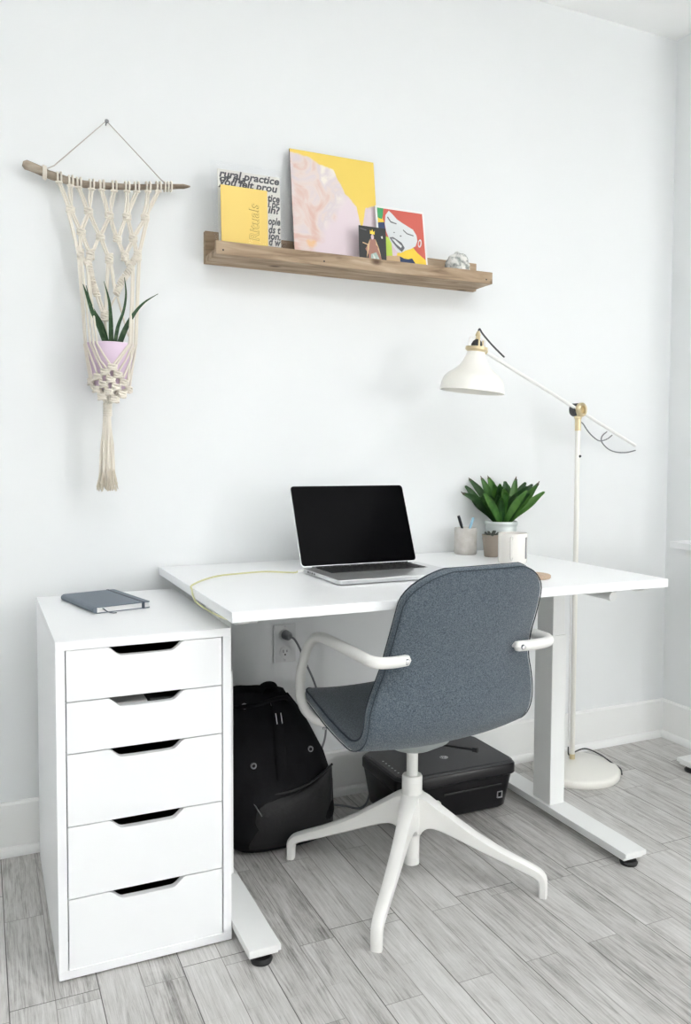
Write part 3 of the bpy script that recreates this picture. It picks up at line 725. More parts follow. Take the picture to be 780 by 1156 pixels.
def surf_front(x, z):  # front y of the bag at a height
    for i in range(len(R_)-3):
        if R_[i][0].z <= z <= R_[i+1][0].z or i == len(R_)-4:
            t = (z-R_[i][10].z)/max(1e-6, R_[i+1][10].z-R_[i][10].z); ra = [a.lerp(b_, t) for a, b_ in zip(R_[i], R_[i+1])]
            return min((p for p in ra if p.y < -.19), key=lambda p: abs(p.x-x)).y
    return -.3
for ex, ez in ((.517, .388), (.598, .388), (.522, .245), (.690, .262)):
    y = surf_front(ex, ez)-.003
    MB().lathe([(.0045, .001), (.0075, .002), (.0085, 0), (.0085, -.005)], (ex, y, ez), 16, mtx=frame((0, -1, .2), (1, 0, 0))).build('eyelet', 'nail', bp)

# ------------------------------------------------------------------ wall outlet and printer cord
ol = thing('wall_outlet', 'grey-white double wall socket plate under the desk', 'outlet', (.709, -.004, .50))
MB().box((.6735, -.006, .442), (.7445, -.0005, .560), bev=.002).build('plate', 'plastic', ol)
for z in (.4735, .5285): 
    s_ = MB().lathe([(0, .0015), (.0165, .0015), (.0175, 0), (.0175, -.002)], (.709, -.006, z), 28, mtx=frame((0, -1, 0), (1, 0, 0))).build('socket', 'plastic', ol)
    if z < .5: MB().box((.7025, -.0082, z-.001), (.7043, -.0074, z+.008)).box((.7138, -.0082, z+.000), (.7156, -.0074, z+.007)).lathe([(0, .0003), (.0026, .0003), (.0026, 0)], (.709, -.0076, z-.007), 12, mtx=frame((0, -1, 0), (1, 0, 0))).build('slots', 'blk', s_)
for z in (.449, .553): MB().lathe([(0, .0012), (.0025, .001), (.003, 0)], (.709, -.006, z), 12, mtx=frame((0, -1, 0), (1, 0, 0))).build('screw', 'silver', ol)
pc = thing('power_cord', 'grey power cord plugged into the wall socket, trailing down to the floor', 'power cord', (.72, -.05, .1))
MB().lathe([(.0, .026), (.008, .026), (.013, .020), (.0145, .004), (.0145, 0), (0, 0)], (.709, -.008, .5285), 20, mtx=frame((.25, -1, -.1), (1, 0, 0))).build('plug', 'wirec', pc)
pts = [(.715, -.032, .527), (.728, -.038, .518), (.745, -.035, .490), (.768, -.03, .44), (.795, -.03, .38), (.818, -.03, .31), (.832, -.035, .25), (.828, -.04, .20), (.805, -.05, .15), (.785, -.06, .09), (.79, -.07, .03), (.81, -.075, .006), (.84, -.085, .005), (.87, -.11, .005), (.90, -.14, .005), (.94, -.11, .005), (.97, -.075, .03)]
MB().tube(cr(pts, 6), .0032, 8).build('cord', 'wirec', pc)

# ------------------------------------------------------------------ laptop
ZD = DZ
lt = thing('laptop', 'open silver laptop with black glass screen and black keys on the desk', 'laptop', (.82, -.43, ZD))
la = math.radians(.8); lx = V((math.cos(la), math.sin(la), 0)); ly = V((-math.sin(la), math.cos(la), 0))
LO = at(341, 641.3, z=ZD+.0135); LO.z = ZD     # hinge line, left end
LW, LD, LH = .357, .247, .0135
lm = Matrix((lx, ly, V((0, 0, 1)))).transposed().to_4x4(); lm.translation = LO
def rrect(x0, y0, x1, y1, r, n=5):
    o = []
    for cx_, cy_, a0 in ((x1-r, y1-r, 0), (x0+r, y1-r, 90), (x0+r, y0+r, 180), (x1-r, y0+r, 270)):
        for q in range(n+1):
            a = math.radians(a0+90*q/n); o.append((cx_+r*math.cos(a), cy_+r*math.sin(a)))
    return o
bs = MB(); bs.prism(rrect(0, -LD, LW, 0, .012), LO+V((0, 0, .0025)), lx, ly, (0, 0, LH-.0025)); bs.build('base', 'alu', lt, bevel=.0015)
for fx in (.03, LW-.03):
    for fy in (-.03, -LD+.03): MB().lathe([(.008, 0), (.008, .003)], LO+lx*fx+ly*fy, 12, cap=True).build('foot', 'rubber', lt)
kt = LH+.0001
MB().box((.034, -.122, kt), (LW-.034, -.012, kt+.0003), mtx=lm).build('keyboard_well', 'bez', lt)
kn = 0
rows = [(14, .0085), (14, .0165), (14, .0165), (13, .0165), (12, .0165), (11, .0165)]
yk_ = -.0145
for ri, (nk, hgt) in enumerate(rows):
    wtot = LW-.072; gap = .0022
    if ri < 5: ws = [1.0]*nk; ws[0] = ws[-1] = {0: 1, 1: 1.2, 2: 1.35, 3: 1.6, 4: 2.1}[ri]
    else: ws = [1, 1, 1, 1.2, 5.6, 1.2, 1, 1, 1, 1]
    tot = sum(ws); x = .036
    for w in ws:
        kw = w/tot*(wtot)
        MB().box((x, yk_-hgt, kt+.0003), (x+kw-gap, yk_, kt+.0018), bev=.0004, mtx=lm).build('key', 'key', lt); x += kw; kn += 1
    yk_ -= hgt+gap
MB().box((LW/2-.052, -LD+.012, LH-.0002), (LW/2+.052, -.136, LH+.00025), mtx=lm).build('trackpad', 'alu', lt)
for q, (a, w) in enumerate(((-.04, .010), (-.055, .006), (-.068, .009), (-.084, .008))): MB().box((-.0004, a-w, .006), (.0004, a, .0105), mtx=lm).build('port', 'blk', lt)
tl = at(326.5, 549.5, z=.990)
sa = math.radians(23); su = (V((0, 0, 1))*math.cos(sa) + ly*math.sin(sa)); sn = lx.cross(su)   # sn faces away from viewer? checked below
if sn.dot(ly) < 0: sn = -sn
SO = LO + V((0, 0, LH+.001)) + ly*.002; SH = .237
lid = MB(); lid.prism(rrect(0, 0, LW, SH, .010), SO, lx, su, sn*.006); lid.build('lid', 'alu', lt, bevel=.001)
MB().prism(rrect(.0008, .003, LW-.0008, SH-.0009, .0095), SO-sn*.0007, lx, su, sn*.0005).build('screen', 'screen', lt)
MB().tube([SO+lx*.03-V((0, 0, .002)), SO+lx*(LW-.03)-V((0, 0, .002))], .0035, 10).build('hinge', 'bez', lt)
cc = thing('charging_cable', 'thin pale yellow-green charging cable from the laptop over the desk edge', 'cable', (.45, -.4, ZD))
pl0 = LO - lx*.002 + ly*(-.012) + V((0, 0, .0075))
MB().tube([pl0, pl0-lx*.017], .0042, 10).build('plug', 'paper', cc)
zz = ZD+.0022
pts = [pl0-lx*.016, pl0-lx*.028-V((0, 0, .003)), at(300, 645.3, z=zz), at(270, 647.5, z=zz), at(247, 650, z=zz), at(230, 654.5, z=zz)]
e0 = at(214.5, 663, z=zz); pts += [V((DX0+.004, pts[-1].y+(e0.y-pts[-1].y)*.75, zz)), V((DX0-.0028, e0.y-.004, ZD-.003)), V((DX0-.0035, e0.y-.016, ZD-.014)), V((DX0-.002, e0.y-.04, ZD-.026)), V((DX0+.004, e0.y-.09, ZD-.032)), V((DX0+.009, e0.y-.18, ZD-.033)), V((DX0+.012, e0.y-.26, ZD-.029))]
MB().tube(cr(pts, 6), .0021, 8).build('cord', 'ycable', cc)

# ------------------------------------------------------------------ things on the desk
def foot_pt(px, py, r, z=ZD):
    p = at(px, py, z=z); d = V((p.x-CAM.x, p.y-CAM.y, 0)).normalized(); return p+d*r
# pen cup
c = foot_pt(525.3, 626.8, .036); PCX = c
cup = thing('pen_cup', 'pale concrete pen cup on the desk, left of the plants', 'pen cup', c)
MB().lathe([(0, 0), (.034, 0), (.0365, .003), (.037, .010), (.037, .084), (.0355, .0865), (.033, .085), (.0325, .012), (0, .010)], c, 40).build('cup', 'concrete', cup)
def pen(name, label, a, b_, r, m1, capm=None):
    o = thing(name, label, 'pen', a); MB().tube([a, V(a).lerp(b_, .72)], r, 12).build('barrel', m1, o)
    MB().tube([V(a).lerp(b_, .72), b_], [r*1.2, r*1.15], 12).tube([V(a).lerp(b_, .74)+V((0, -r*1.4, 0)), V(b_)+V((0, -r*1.4, 0))], .0012, 6).build('cap', capm or m1, o)
pen('pen', 'black pen leaning left in the pen cup', c+V((.012, .0, .013)), c+V((-.0315, -.006, .126)), .0042, 'penb')
pen('pen', 'light blue pen leaning right in the pen cup', c+V((-.008, .004, .013)), c+V((.029, .0, .118)), .0036, 'penc')
# small pot with succulent
c = foot_pt(554.5, 629.2, .021)
sp_ = thing('small_potted_succulent', 'tiny taupe pot with a low grey succulent, between pen cup and mug', 'plant', c)
MB().lathe([(0, 0), (.0205, 0), (.0225, .002), (.0295, .066), (.0305, .067), (.0305, .071), (.028, .071), (.0265, .062), (0, .062)], c, 36).build('pot', 'peat', sp_)
MB().lathe([(0, .064), (.0268, .063)], c, 24).build('soil', 'soil', sp_)
def blade(path, widths, thick, n=8, up=(0, 0, 1), cup_=.35):
    """leaf: lens cross-section swept along a path; widths per point; returns MB args"""
    P = [V(p) for p in path]; mb = MB(); k = len(P); nrm = V(up); vs = []
    for i in range(k):
        t = (P[min(k-1, i+1)]-P[max(0, i-1)]).normalized(); nrm = (nrm-t*nrm.dot(t)).normalized(); bi = t.cross(nrm); w = widths[i]; th = thick*max(.15, w/max(widths))
        for x, z in ((-1, cup_), (-.5, .12), (0, 0), (.5, .12), (1, cup_), (.5, .12-.0), (0, -0), (-.5, .12)):
            j = len(vs) % 8; low = j > 4
            vs.append(P[i]+bi*w*x+nrm*(w*z-(th if low else 0)))
    fs = [[i*8+j, i*8+(j+1) % 8, (i+1)*8+(j+1) % 8, (i+1)*8+j] for i in range(k-1) for j in range(8)] + [list(range(8)), [(k-1)*8+j for j in range(8)]]
    return mb.add(vs, fs, 0, True)
for q in range(11):
    a = q*2.4; r1 = .010+.018*(q % 4)/3; h = .018-.010*(q % 4)/3
    b0 = c+V((.004*math.cos(a), .004*math.sin(a), .063)); d = V((math.cos(a), math.sin(a), 0))
    pth = cr([b0, b0+d*r1*.6+V((0, 0, h*.6)), b0+d*r1*1.1+V((0, 0, h*1.1))], 4)
    blade(pth, [.0035+.003*math.sin(PI*min(1, i/len(pth)*.9+.1)) for i in range(len(pth)-1)]+[.0008], .003, cup_=.2).build('leaf', 'suc', sp_)
# mug
c = foot_pt(578.5, 637.5, .0425); CM = c
mg = thing('mug', 'large cream mug with a dark printed stripe, in front of the leafy plant', 'mug', c)
MB().lathe([(0, 0), (.040, 0), (.0425, .003), (.0435, .010), (.0435, .088), (.0428, .0905), (.0405, .089), (.0400, .010), (.038, .006), (0, .006)], c, 48).build('cup', 'mug', mg)
va = math.atan2(CAM.y-c.y, CAM.x-c.x)
def ringp(a, r, z): return c+V((r*math.cos(a), r*math.sin(a), z))
ha = va+math.radians(-4)
MB().tube(cr([ringp(ha, .041, .076), ringp(ha, .056, .079), ringp(ha, .068, .068), ringp(ha, .070, .047), ringp(ha, .064, .027), ringp(ha, .052, .018), ringp(ha, .041, .020)], 6), .0052, 10, flat=.75, up=(0, 1, 0)).build('handle', 'mug', mg)
sa_ = va+math.radians(62); ss = MB(); vs = []
for q in range(7):
    a = sa_-.10+.20*q/6
    for r, z in ((.0437, .016), (.0437, .080), (.0441, .080), (.0441, .016)): vs.append(ringp(a, r, z))
ss.add(vs, [[i*4+j, i*4+(j+1) % 4, (i+1)*4+(j+1) % 4, (i+1)*4+j] for i in range(6) for j in range(4)] + [[0, 1, 2, 3], [24, 25, 26, 27]], 0, True).build('printed_stripe', 'pgrey', mg)
# coaster
c = at(600, 652, z=ZD); 
tag(origin(MB().lathe([(0, 0), (.048, 0), (.050, .002), (.050, .0075), (.048, .009), (0, .009)], c, 48).build('coaster', 'cork'), c), 'round pale cork coaster on the desk behind the chair back', 'coaster')
# leafy plant
c = foot_pt(566.5, 627.5, .045)+V((.03, .05, 0))
k_ = (c-CAM).dot(fwd); 
lpnt = thing('potted_dracaena', 'bushy green plant with strap leaves in a ribbed tin pot', 'plant', c)
hz = at(566.5, 588, y=c.y).z-ZD
pr2 = [(0, 0), (.042, 0), (.044, .003)]
for q in range(5): zq = .012+q*(hz-.03)/5; pr2 += [(.0445+.0016*q, zq), (.0465+.0016*q, zq+.006), (.0448+.0016*q, zq+.012)]
pr2 += [(.0535, hz-.012), (.0560, hz-.009), (.0560, hz-.003), (.0545, hz), (.052, hz-.003), (.050, hz-.018), (0, hz-.018)]
MB().lathe(pr2, c, 48).build('pot', 'galv', lpnt)
MB().lathe([(0, hz-.014), (.0505, hz-.016)], c, 24).build('soil', 'soil', lpnt)
PXR = at(566.5, 588, y=c.y)
ls = 1/ (F_PX/k_)
# leaves given as (base dx, mid px offset, tip px offset) from the pot mouth in the photo, depth of lean
leaves = [(-9, (-26, -22), (-45, -33), -.03, 1), (-8, (-30, -26), (-41, -39), .02, 1), (-7, (-22, -30), (-36, -47), .03, 1), (-5, (-16, -32), (-22, -50), .00, 0), (-6, (-20, -22), (-29, -28), -.06, 1), (-4, (-10, -34), (-14, -43), -.05, 0),
          (-2, (-9, -36), (-11, -50), .045, 0), (-2, (-4, -30), (-9, -41), -.06, 1), (0, (0, -30), (-4, -38), -.07, 0), (1, (4, -34), (2, -46), .01, 1), (2, (8, -32), (6, -44), .05, 0), (3, (13, -30), (17, -48), .02, 0), (4, (16, -28), (24, -41), -.03, 1),
          (5, (22, -22), (33, -40), -.04, 0), (6, (26, -22), (42, -43), .01, 0), (6, (28, -18), (44, -35), -.02, 0), (5, (20, -30), (30, -43), .04, 1), (3, (12, -20), (22, -36), -.07, 0), (-3, (-14, -18), (-24, -34), -.075, 0), (7, (24, -28), (37, -41), .03, 1), (-6, (-26, -18), (-38, -40), .05, 1), (0, (2, -24), (10, -40), .06, 1)]
for q in range(20):
    a = random.uniform(-1, 1); h_ = random.uniform(.55, 1.0)
    leaves.append((a*6, (a*24*h_, -28*h_), (a*34*h_+random.uniform(-4, 4), -(46-8*abs(a))*h_), random.uniform(-.06, .06), random.choice((0, 1))))
rgh = V((rgt.x, rgt.y, 0)).normalized(); bck = V((fwd.x, fwd.y, 0)).normalized()
for q, (bx_, md, tp, dep, dk_) in enumerate(leaves):
    sc_ = ls
    b0 = PXR + rgh*(bx_*sc_*.6) + bck*(dep*.15) + V((0, 0, -.016))
    m0 = PXR + rgh*(md[0]*sc_) + bck*(dep*.7) + V((0, 0, -md[1]*sc_*.98)); t0 = PXR + rgh*(tp[0]*sc_) + bck*dep*1.35 + V((0, 0, -tp[1]*sc_))
    if q % 3 == 0: t0 = t0 + V((0, 0, -.004)) + rgh*(.006 if tp[0] > 0 else -.006)
    pth = cr([b0, b0.lerp(m0, .5)+V((0, 0, .004)), m0, m0.lerp(t0, .6)+V((0, 0, .002)), t0], 4); k2 = len(pth)
    wd = []
    for i in range(k2):
        t = i/(k2-1); wd.append(.0038+.0085*math.sin(PI*min(1, t*1.02))**.8*(1 if t < .62 else max(.06, (1-t)/.38)**.75) if t < .99 else .0006)
    o = blade(pth, wd, .0016, up=(-bck+V((0, 0, .4))), cup_=.45).build('leaf', 'leafd' if dk_ else 'leaf', lpnt)
    if q in (6, 11, 3, 14, 2, 0): MB().tube(cr([pth[-3], pth[-1]+V((0, 0, .002)), pth[-1]+V((.002*(1 if tp[0] > 0 else -1), 0, .006))], 3), [.0022]*3+[.0016]*2+[.0008]*2, 6).build('dry_tip', 'tip', o)

# ------------------------------------------------------------------ notebook
nx = V((.125, .030, 0)).normalized(); ny = V((-nx.y, nx.x, 0)); NO = V((.152, -.230, ZT))
nw, nl = .136, .232
nm = Matrix((nx, ny, V((0, 0, 1)))).transposed().to_4x4(); nm.translation = NO
nb = thing('notebook', 'slate-blue hardcover notebook with elastic band on top of the drawer unit', 'notebook', NO)
cv = MB(); cv.prism(rrect(-nw/2, -nl/2, nw/2, nl/2, .006), NO, nx, ny, (0, 0, .0018)); cv.prism(rrect(-nw/2, -nl/2, nw/2, nl/2, .006), NO+V((0, 0, .0138)), nx, ny, (0, 0, .0018))
cv.tube([NO+nx*(-nw/2+.0015)+ny*(-nl/2+.004)+V((0, 0, .0078)), NO+nx*(-nw/2+.0015)+ny*(nl/2-.004)+V((0, 0, .0078))], .0078, 14)
cv.build('cover', 'nb', nb)
MB().box((-nw/2+.004, -nl/2+.003, .0018), (nw/2-.003, nl/2-.003, .0138), mtx=nm).build('pages', 'paper', nb)
e = nw/2-.018
MB().box((e-.003, -nl/2-.0008, -.0), (e+.003, nl/2+.0008, .0164), mtx=nm).build('elastic_band', 'nbs', nb)
rb = [NO+nx*(-nw/2+.018)+ny*(-nl/2+.02)+V((0, 0, .010)), NO+nx*(-nw/2+.018)+ny*(-nl/2-.002)+V((0, 0, .010)), NO+nx*(-nw/2+.024)+ny*(-nl/2-.012)+V((0, 0, .004)), NO+nx*(-nw/2+.034)+ny*(-nl/2-.020)+V((0, 0, .0015)), NO+nx*(-nw/2+.042)+ny*(-nl/2-.021)+V((0, 0, .0015))]
MB().tube(cr(rb, 5), .0022, 8, flat=.35).build('ribbon', 'nbs', nb)

# ------------------------------------------------------------------ picture shelf
SX0, SX1, SZ = .4625, 1.362, 1.6240
shf = thing('picture_ledge', 'rustic pine picture ledge on the wall above the desk', 'shelf', (.91, -.07, SZ))
MB().box((SX0, -.0205, SZ), (SX1+.012, -.0005, SZ+.0905), bev=.0012).build('back_board', 'wood', shf)
MB().box((SX0+.001, -.122, SZ), (SX1-.004, -.0205, SZ+.018), bev=.001).build('bottom_board', 'wood', shf)
MB().box((SX0, -.140, SZ), (SX1-.004, -.122, SZ+.0365), bev=.0012).build('front_lip', 'wood', shf)
for sx in (.482, .78, 1.335): MB().lathe([(0, .0006), (.0022, .0005), (.0026, 0)], (sx, -.1401, SZ+.012), 10, mtx=frame((0, -1, 0), (1, 0, 0))).build('screw', 'rubber', shf)
FZ = SZ+.0182
def panel(name, label, cat, x0, x1, zt, yb, yt, th, mats, rot=0, edge=None):
    """a board standing on the shelf floor and leaning back; returns (thing, to_world(u,v,off)) with v down from the top"""
    h = math.hypot(zt-FZ, yt-yb); upd = V((0, yt-yb, zt-FZ)).normalized(); xd = V((1, 0, 0)); nf = V((0, -upd.z, upd.y))   # faces the room
    o = thing(name, label, cat, ((x0+x1)/2, yb, FZ)); B0 = V((x0, yb, FZ)); w = x1-x0
    if nf.y > 0: nf = -nf
    def W(u, v, off=0): return B0 + xd*(u*w) + upd*((1-v)*h) + nf*off
    return o, W, w, h, upd, nf
def slab(W, th, name, mt, par, edge=None, front0=0):
    a = [W(0, 1, front0), W(1, 1, front0), W(1, 0, front0), W(0, 0, front0)]; b_ = [W(0, 1, front0-th), W(1, 1, front0-th), W(1, 0, front0-th), W(0, 0, front0-th)]
    return MB().add(a+b_, [[0, 1, 2, 3]]).add(a+b_, [[4, 5, 6, 7], [0, 1, 5, 4], [1, 2, 6, 5], [2, 3, 7, 6], [3, 0, 4, 7]], 1 if edge else 0).build(name, [mt, edge] if edge else mt, par)
def polys(W, lst, name, par, off0=.0003, d=.00012):
    mb = MB(); mats = []; o = off0
    for mt, pts in lst:
        if mt not in mats: mats.append(mt)
        pts2 = [W(u, v, o) for u, v in pts]; mb.add(pts2, [list(range(len(pts2)))], mats.index(mt)); o += d
    return mb.build(name, mats, par, fixn=False)
def ell(cx_, cy_, a, b_, n=28, a0=0, a1=2*PI, rot=0):
    out = []
    for q in range(n+1 if a1-a0 < 6.28 else n):
        t = a0+(a1-a0)*q/n; x, y = a*math.cos(t), b_*math.sin(t); out.append((cx_+x*math.cos(rot)-y*math.sin(rot), cy_+x*math.sin(rot)+y*math.cos(rot)))
    return out
# painting
o, W, w, h, upd, nf = panel('abstract_painting', 'unframed abstract canvas in yellow, cream and pink leaning on the ledge', 'painting', .716, .992, 1.985, -.072, -.022, .004, None)
pc_ = slab(W, .005, 'canvas', 'paint', o, 'edge')
uvl = pc_.data.uv_layers.new(name='UVMap'); 
base = V(o['_base']); B0 = W(0, 0)
for pol in pc_.data.polygons:
    for li in pol.loop_indices:
        p = pc_.data.vertices[pc_.data.loops[li].vertex_index].co + base; d = p-B0; uvl.data[li].uv = (d.x/w, -d.dot(upd)/h)
# bag with prints
o, W, w, h, upd, nf = panel('printed_booklet', 'off-white booklet covered in large grey italic words, inside a clear sleeve', 'booklet', .482, .664, 1.873, -.100, -.082, .003, None)
slab(W, .003, 'pages', 'pap2', o)
lines = [(-.02, .075, 'rural practice', .034), (-.05, .155, 'of in?', .032), (-.05, .215, 'you felt prou', .034), (.62, .325, 'stice', .032), (.62, .405, 'l pr', .032), (.62, .475, 'l in?', .034), (.70, .63, 'ople', .032), (.68, .735, 'ds t', .032), (.68, .815, 'ion.', .032), (.70, .885, 'd w', .032)]
lines = [(.02, .095, 'rural practice', .030), (.02, .14, 'of in?', .022), (.02, .192, 'you felt prou', .030), (.79, .315, 'tice', .030), (.79, .385, 'l pr', .030), (.79, .46, 'in?', .030), (.79, .60, 'ople', .030), (.79, .705, 'ds t', .030), (.79, .785, 'ion.', .030), (.79, .86, 'd w', .030)]
for u, v, s_, sz in lines:
    n_ = {'rural practice': .176, 'you felt prou': .174, 'of in?': .075}.get(s_)
    text(s_, sz, 'print', 'ink', o, W(u, v, .0004), (1, 0, 0), upd, ext=.0001, off=.0009, shear=.22, fit=(n_ if n_ else .036))
o, W, w, h, upd, nf = panel('yellow_booklet', 'small yellow booklet with outlined sideways lettering, in front of the word-covered one', 'booklet', .487, .622, 1.826, -.108, -.097, .003, None)
slab(W, .003, 'cover', 'yellow', o)
text('Rituals', .040, 'title', 'yline', o, W(.80, .80, .0003), upd, (-1, 0, 0), ext=.0001, off=.0009, shear=.1, fit=.104)
text('Rituals', .040, 'title', 'yellow', o, W(.80, .80, .00045), upd, (-1, 0, 0), ext=.0001, off=-.0002, shear=.1, fit=.103)
# clear sleeve
vs = []; fs = []
nx_, nz_ = 18, 24
for side in (0, 1):
    for j in range(nz_+1):
        for i in range(nx_+1):
            u, v = i/nx_, j/nz_; x = .468+u*.214; z = FZ+v*.262; e_ = math.sin(PI*u)**.5*math.sin(PI*min(1, v*1.0))**.4 if 0 < u < 1 and 0 < v < 1 else 0
            yb = -.104+.050*v; wob = mnoise.noise(V((x*22, z*22, side*5)))*.004*(e_+.1)
            y = yb + (-.0125 if side == 0 else .006)*e_ + wob; vs.append((x, min(-.021, max(-.121, y)), z))
n0 = (nx_+1)*(nz_+1)
for side in (0, 1):
    for j in range(nz_):
        for i in range(nx_):
            a = side*n0+j*(nx_+1)+i; fs.append([a, a+1, a+nx_+2, a+nx_+1])
o = MB().add(vs, fs, 0, True).build('plastic_sleeve', 'film'); origin(o, (.575, -.1, FZ)); tag(o, 'clear plastic sleeve standing on the left end of the ledge', 'sleeve')
# face print
o, W, w, h, upd, nf = panel('portrait_print', 'square white-bordered print of a grey face on red, green and yellow', 'print', .982, 1.152, 1.8445, -.092, -.056, .003, None)
slab(W, .003, 'card', 'paper', o)
H_ = h/w
def q_(lst): return [(.035+u*.93, (.035+v*.93)*.93) for u, v in lst]
face = [('red', q_([(0, 0), (1, 0), (1, 1), (0, 1)])), ('navy', q_([(0, .25), (.14, .25), (.16, .62), (0, .62)])), ('pyel', q_([(0, .17), (.10, .17), (.13, .25), (0, .27)])), ('green', q_([(0, 0), (.14, 0), (.12, .12), (.09, .20), (.02, .19), (0, .17)])),
        ('lime', q_([(.12, .5), (.34, .55), (.30, .88), (.12, .88)])), ('plilac', q_([(.26, .52), (.46, .58), (.42, .85), (.26, .86)])), ('pyel', q_([(.36, .80), (.52, .70), (.70, .62), (.82, .74), (1, .86), (1, 1), (.36, .99)])), ('tan', q_([(.12, .86), (.42, .83), (.42, 1), (.12, 1)])),
        ('navy', q_([(.42, .84)] + [(.42+.3*t, .84+.04*math.sin(t*PI)) for t in (.3, .6, .9)] + [(.78, .97), (.86, 1), (.42, 1)])),
        ('face', q_([(.25, .03), (.32, .08), (.42, .17), (.52, .22), (.64, .27), (.76, .32), (.83, .42), (.84, .52), (.79, .62), (.68, .68), (.56, .72), (.44, .78), (.36, .76), (.28, .66), (.22, .56), (.16, .42), (.14, .28), (.17, .12)])),
        ('face', q_(ell(.89, .56, .04, .08, rot=.3))), ('red', q_(ell(.885, .56, .02, .05, rot=.3))),
        ('pgrey', q_([(.22, .14), (.28, .22), (.40, .245), (.40, .265), (.27, .245), (.20, .16)])), ('pgrey', q_([(.54, .34), (.62, .40), (.76, .425), (.76, .445), (.61, .42), (.53, .36)])),
        ('pgrey', q_(ell(.33, .42, .018, .010, 12))), ('pgrey', q_(ell(.47, .47, .022, .012, 12))),
        ('pgrey', q_([(.22, .52), (.30, .505), (.48, .59), (.54, .68), (.47, .76), (.38, .70), (.28, .60)])), ('face', q_([(.26, .535), (.34, .55), (.48, .65), (.46, .69), (.36, .63)]))]
polys(W, face, 'picture', o)
# postcard with robed figure
o, W, w, h, upd, nf = panel('postcard', 'small dark postcard with a crowned robed figure, in front of the other prints', 'postcard', .908, .998, 1.765, -.108, -.098, .002, None)
slab(W, .0015, 'card', 'pdark', o)
card = [('pgrey', [(.05, .06), (.28, .09), (.28, .11), (.05, .08)]), ('prose', [(.44, .28), (.60, .30), (.74, .56), (.88, .96), (.30, .96), (.34, .70), (.22, .56), (.34, .42)]), ('tan', [(.40, .30), (.30, .48), (.26, .80), (.36, .55)]), ('tan', [(.60, .30), (.72, .50), (.80, .72), (.62, .45)]),
        ('pmint', [(.42, .68), (.62, .62), (.78, .84), (.84, .97), (.40, .97)]), ('pap2', [(.48, .66), (.56, .72), (.66, .97), (.60, .97), (.52, .80)]), ('pap2', [(.64, .72), (.70, .78), (.80, .97), (.76, .97)]), ('plilac', ell(.49, .25, .055, .065, 16)), ('pyel', [(.40, .18), (.41, .08), (.45, .13), (.49, .06), (.53, .13), (.58, .09), (.57, .19)]),
        ('tan', [(.12, .40), (.32, .44), (.32, .47), (.12, .43)]), ('prose', [(.40, .42), (.66, .46), (.70, .52), (.42, .52)]), ('pap2', [(.80, .22), (.86, .20), (.88, .26), (.83, .27)])]
polys(W, card, 'picture', o)
# stone
sc0 = V((1.262, -.088, FZ)); sb = bmesh.new(); bmesh.ops.create_icosphere(sb, subdivisions=4, radius=1)
for v in sb.verts:
    d = v.co.copy(); k = 1+.20*mnoise.noise(d*1.6)+.10*mnoise.noise(d*4)+.04*mnoise.noise(d*10)
    p = V((d.x*.043*k, d.y*.029*k, d.z*.044*k)); p.z = max(p.z, -.036); v.co = p+V((0, 0, .036))
me = bpy.data.meshes.new('decorative_stone'); sb.to_mesh(me); sb.free(); me.materials.append(M['stone'])
for p in me.polygons: p.use_smooth = True
so_ = bpy.data.objects.new('decorative_stone', me); C.objects.link(so_); so_.location = sc0
tag(so_, 'rough white and grey speckled stone at the right end of the ledge', 'stone')

# ------------------------------------------------------------------ nail, macrame hanger, aloe
YS = -.038
nl_ = at(120, 139.5, y=-.012)
nail = thing('nail', 'small steel nail in the wall holding the macrame hanger', 'nail', nl_)
MB().tube([nl_+V((0, .012, .0)), nl_+V((0, -.010, .003))], .0018, 8).lathe([(0, .001), (.0055, .001), (.0055, -.001), (0, -.001)], nl_+V((0, -.010, .003)), 16, mtx=frame((0, -1, .2), (1, 0, 0))).build('nail_body', 'nail', nail)
mh = thing('macrame_hanger', 'knotted cream macrame plant hanger on a driftwood stick', 'plant hanger', (.185, -.06, .98))
def stick_px(t): 
    P = [(25.5, 184.5), (40, 190), (55, 197), (75, 203.5), (95, 208), (120, 210), (150, 211.5), (180, 211), (200, 210.5), (214.5, 210.5)]
    x = t*(len(P)-1); i = min(len(P)-2, int(x)); f_ = x-i; return (P[i][0]*(1-f_)+P[i+1][0]*f_, P[i][1]*(1-f_)+P[i+1][1]*f_)
sp3 = [at(*stick_px(i/36), y=YS) for i in range(37)]
sr = [(.0125-.0065*(i/36) if i > 1 else .009+.003*i)*(1+.10*mnoise.noise(V((i*.6, 0, 3)))) for i in range(37)]; sr[0] = .006; sr[-1] = .002; sr[-2] = .0045
MB().tube(sp3, sr, 14).build('driftwood_stick', 'drift', mh)
def stick_y(px):
    best = min(range(361), key=lambda i: abs(stick_px(i/360)[0]-px)); return stick_px(best/360)[1]
hc = MB()
a = at(60, 196, y=YS-.010); b_ = nl_+V((0, -.004, .006)); c_ = at(184, 207, y=YS-.008)
hc.tube([at(49.5, 192, y=YS-.012), at(61, 187, y=YS), b_, at(182, 203, y=YS), at(188, 208, y=YS-.008)], .0016, 8); hc.build('hanging_string', 'string', mh)
CRr = .0030
def wrap(px, w=.003, r=CRr, half=False):
    p = at(px, stick_y(px), y=YS); R = .0155 if px < 80 else .0125; mb = MB()
    pts = [p+V((0, -R*math.cos(t), R*math.sin(t))) for t in [2*PI*i/16 for i in range(16)]]
    return mb.tube(pts, r, 8, closed=True)
for px in (49, 51.2): wrap(px).build('wrap', 'cord', mh)
for px in (186, 189.5, 193): wrap(px, r=.0026).build('wrap', 'cord', mh)
O6 = (55, 195)
def z6(x, y): return (O6[0]+x/6, O6[1]+y/6)
def yd(py):   # depth of the upper net: leans out from the wall towards the pot
    return YS-.006-.018*max(0, (py-210)/180)
loops = [70, 148, 203, 290, 358, 443, 530, 595, 672, 742]
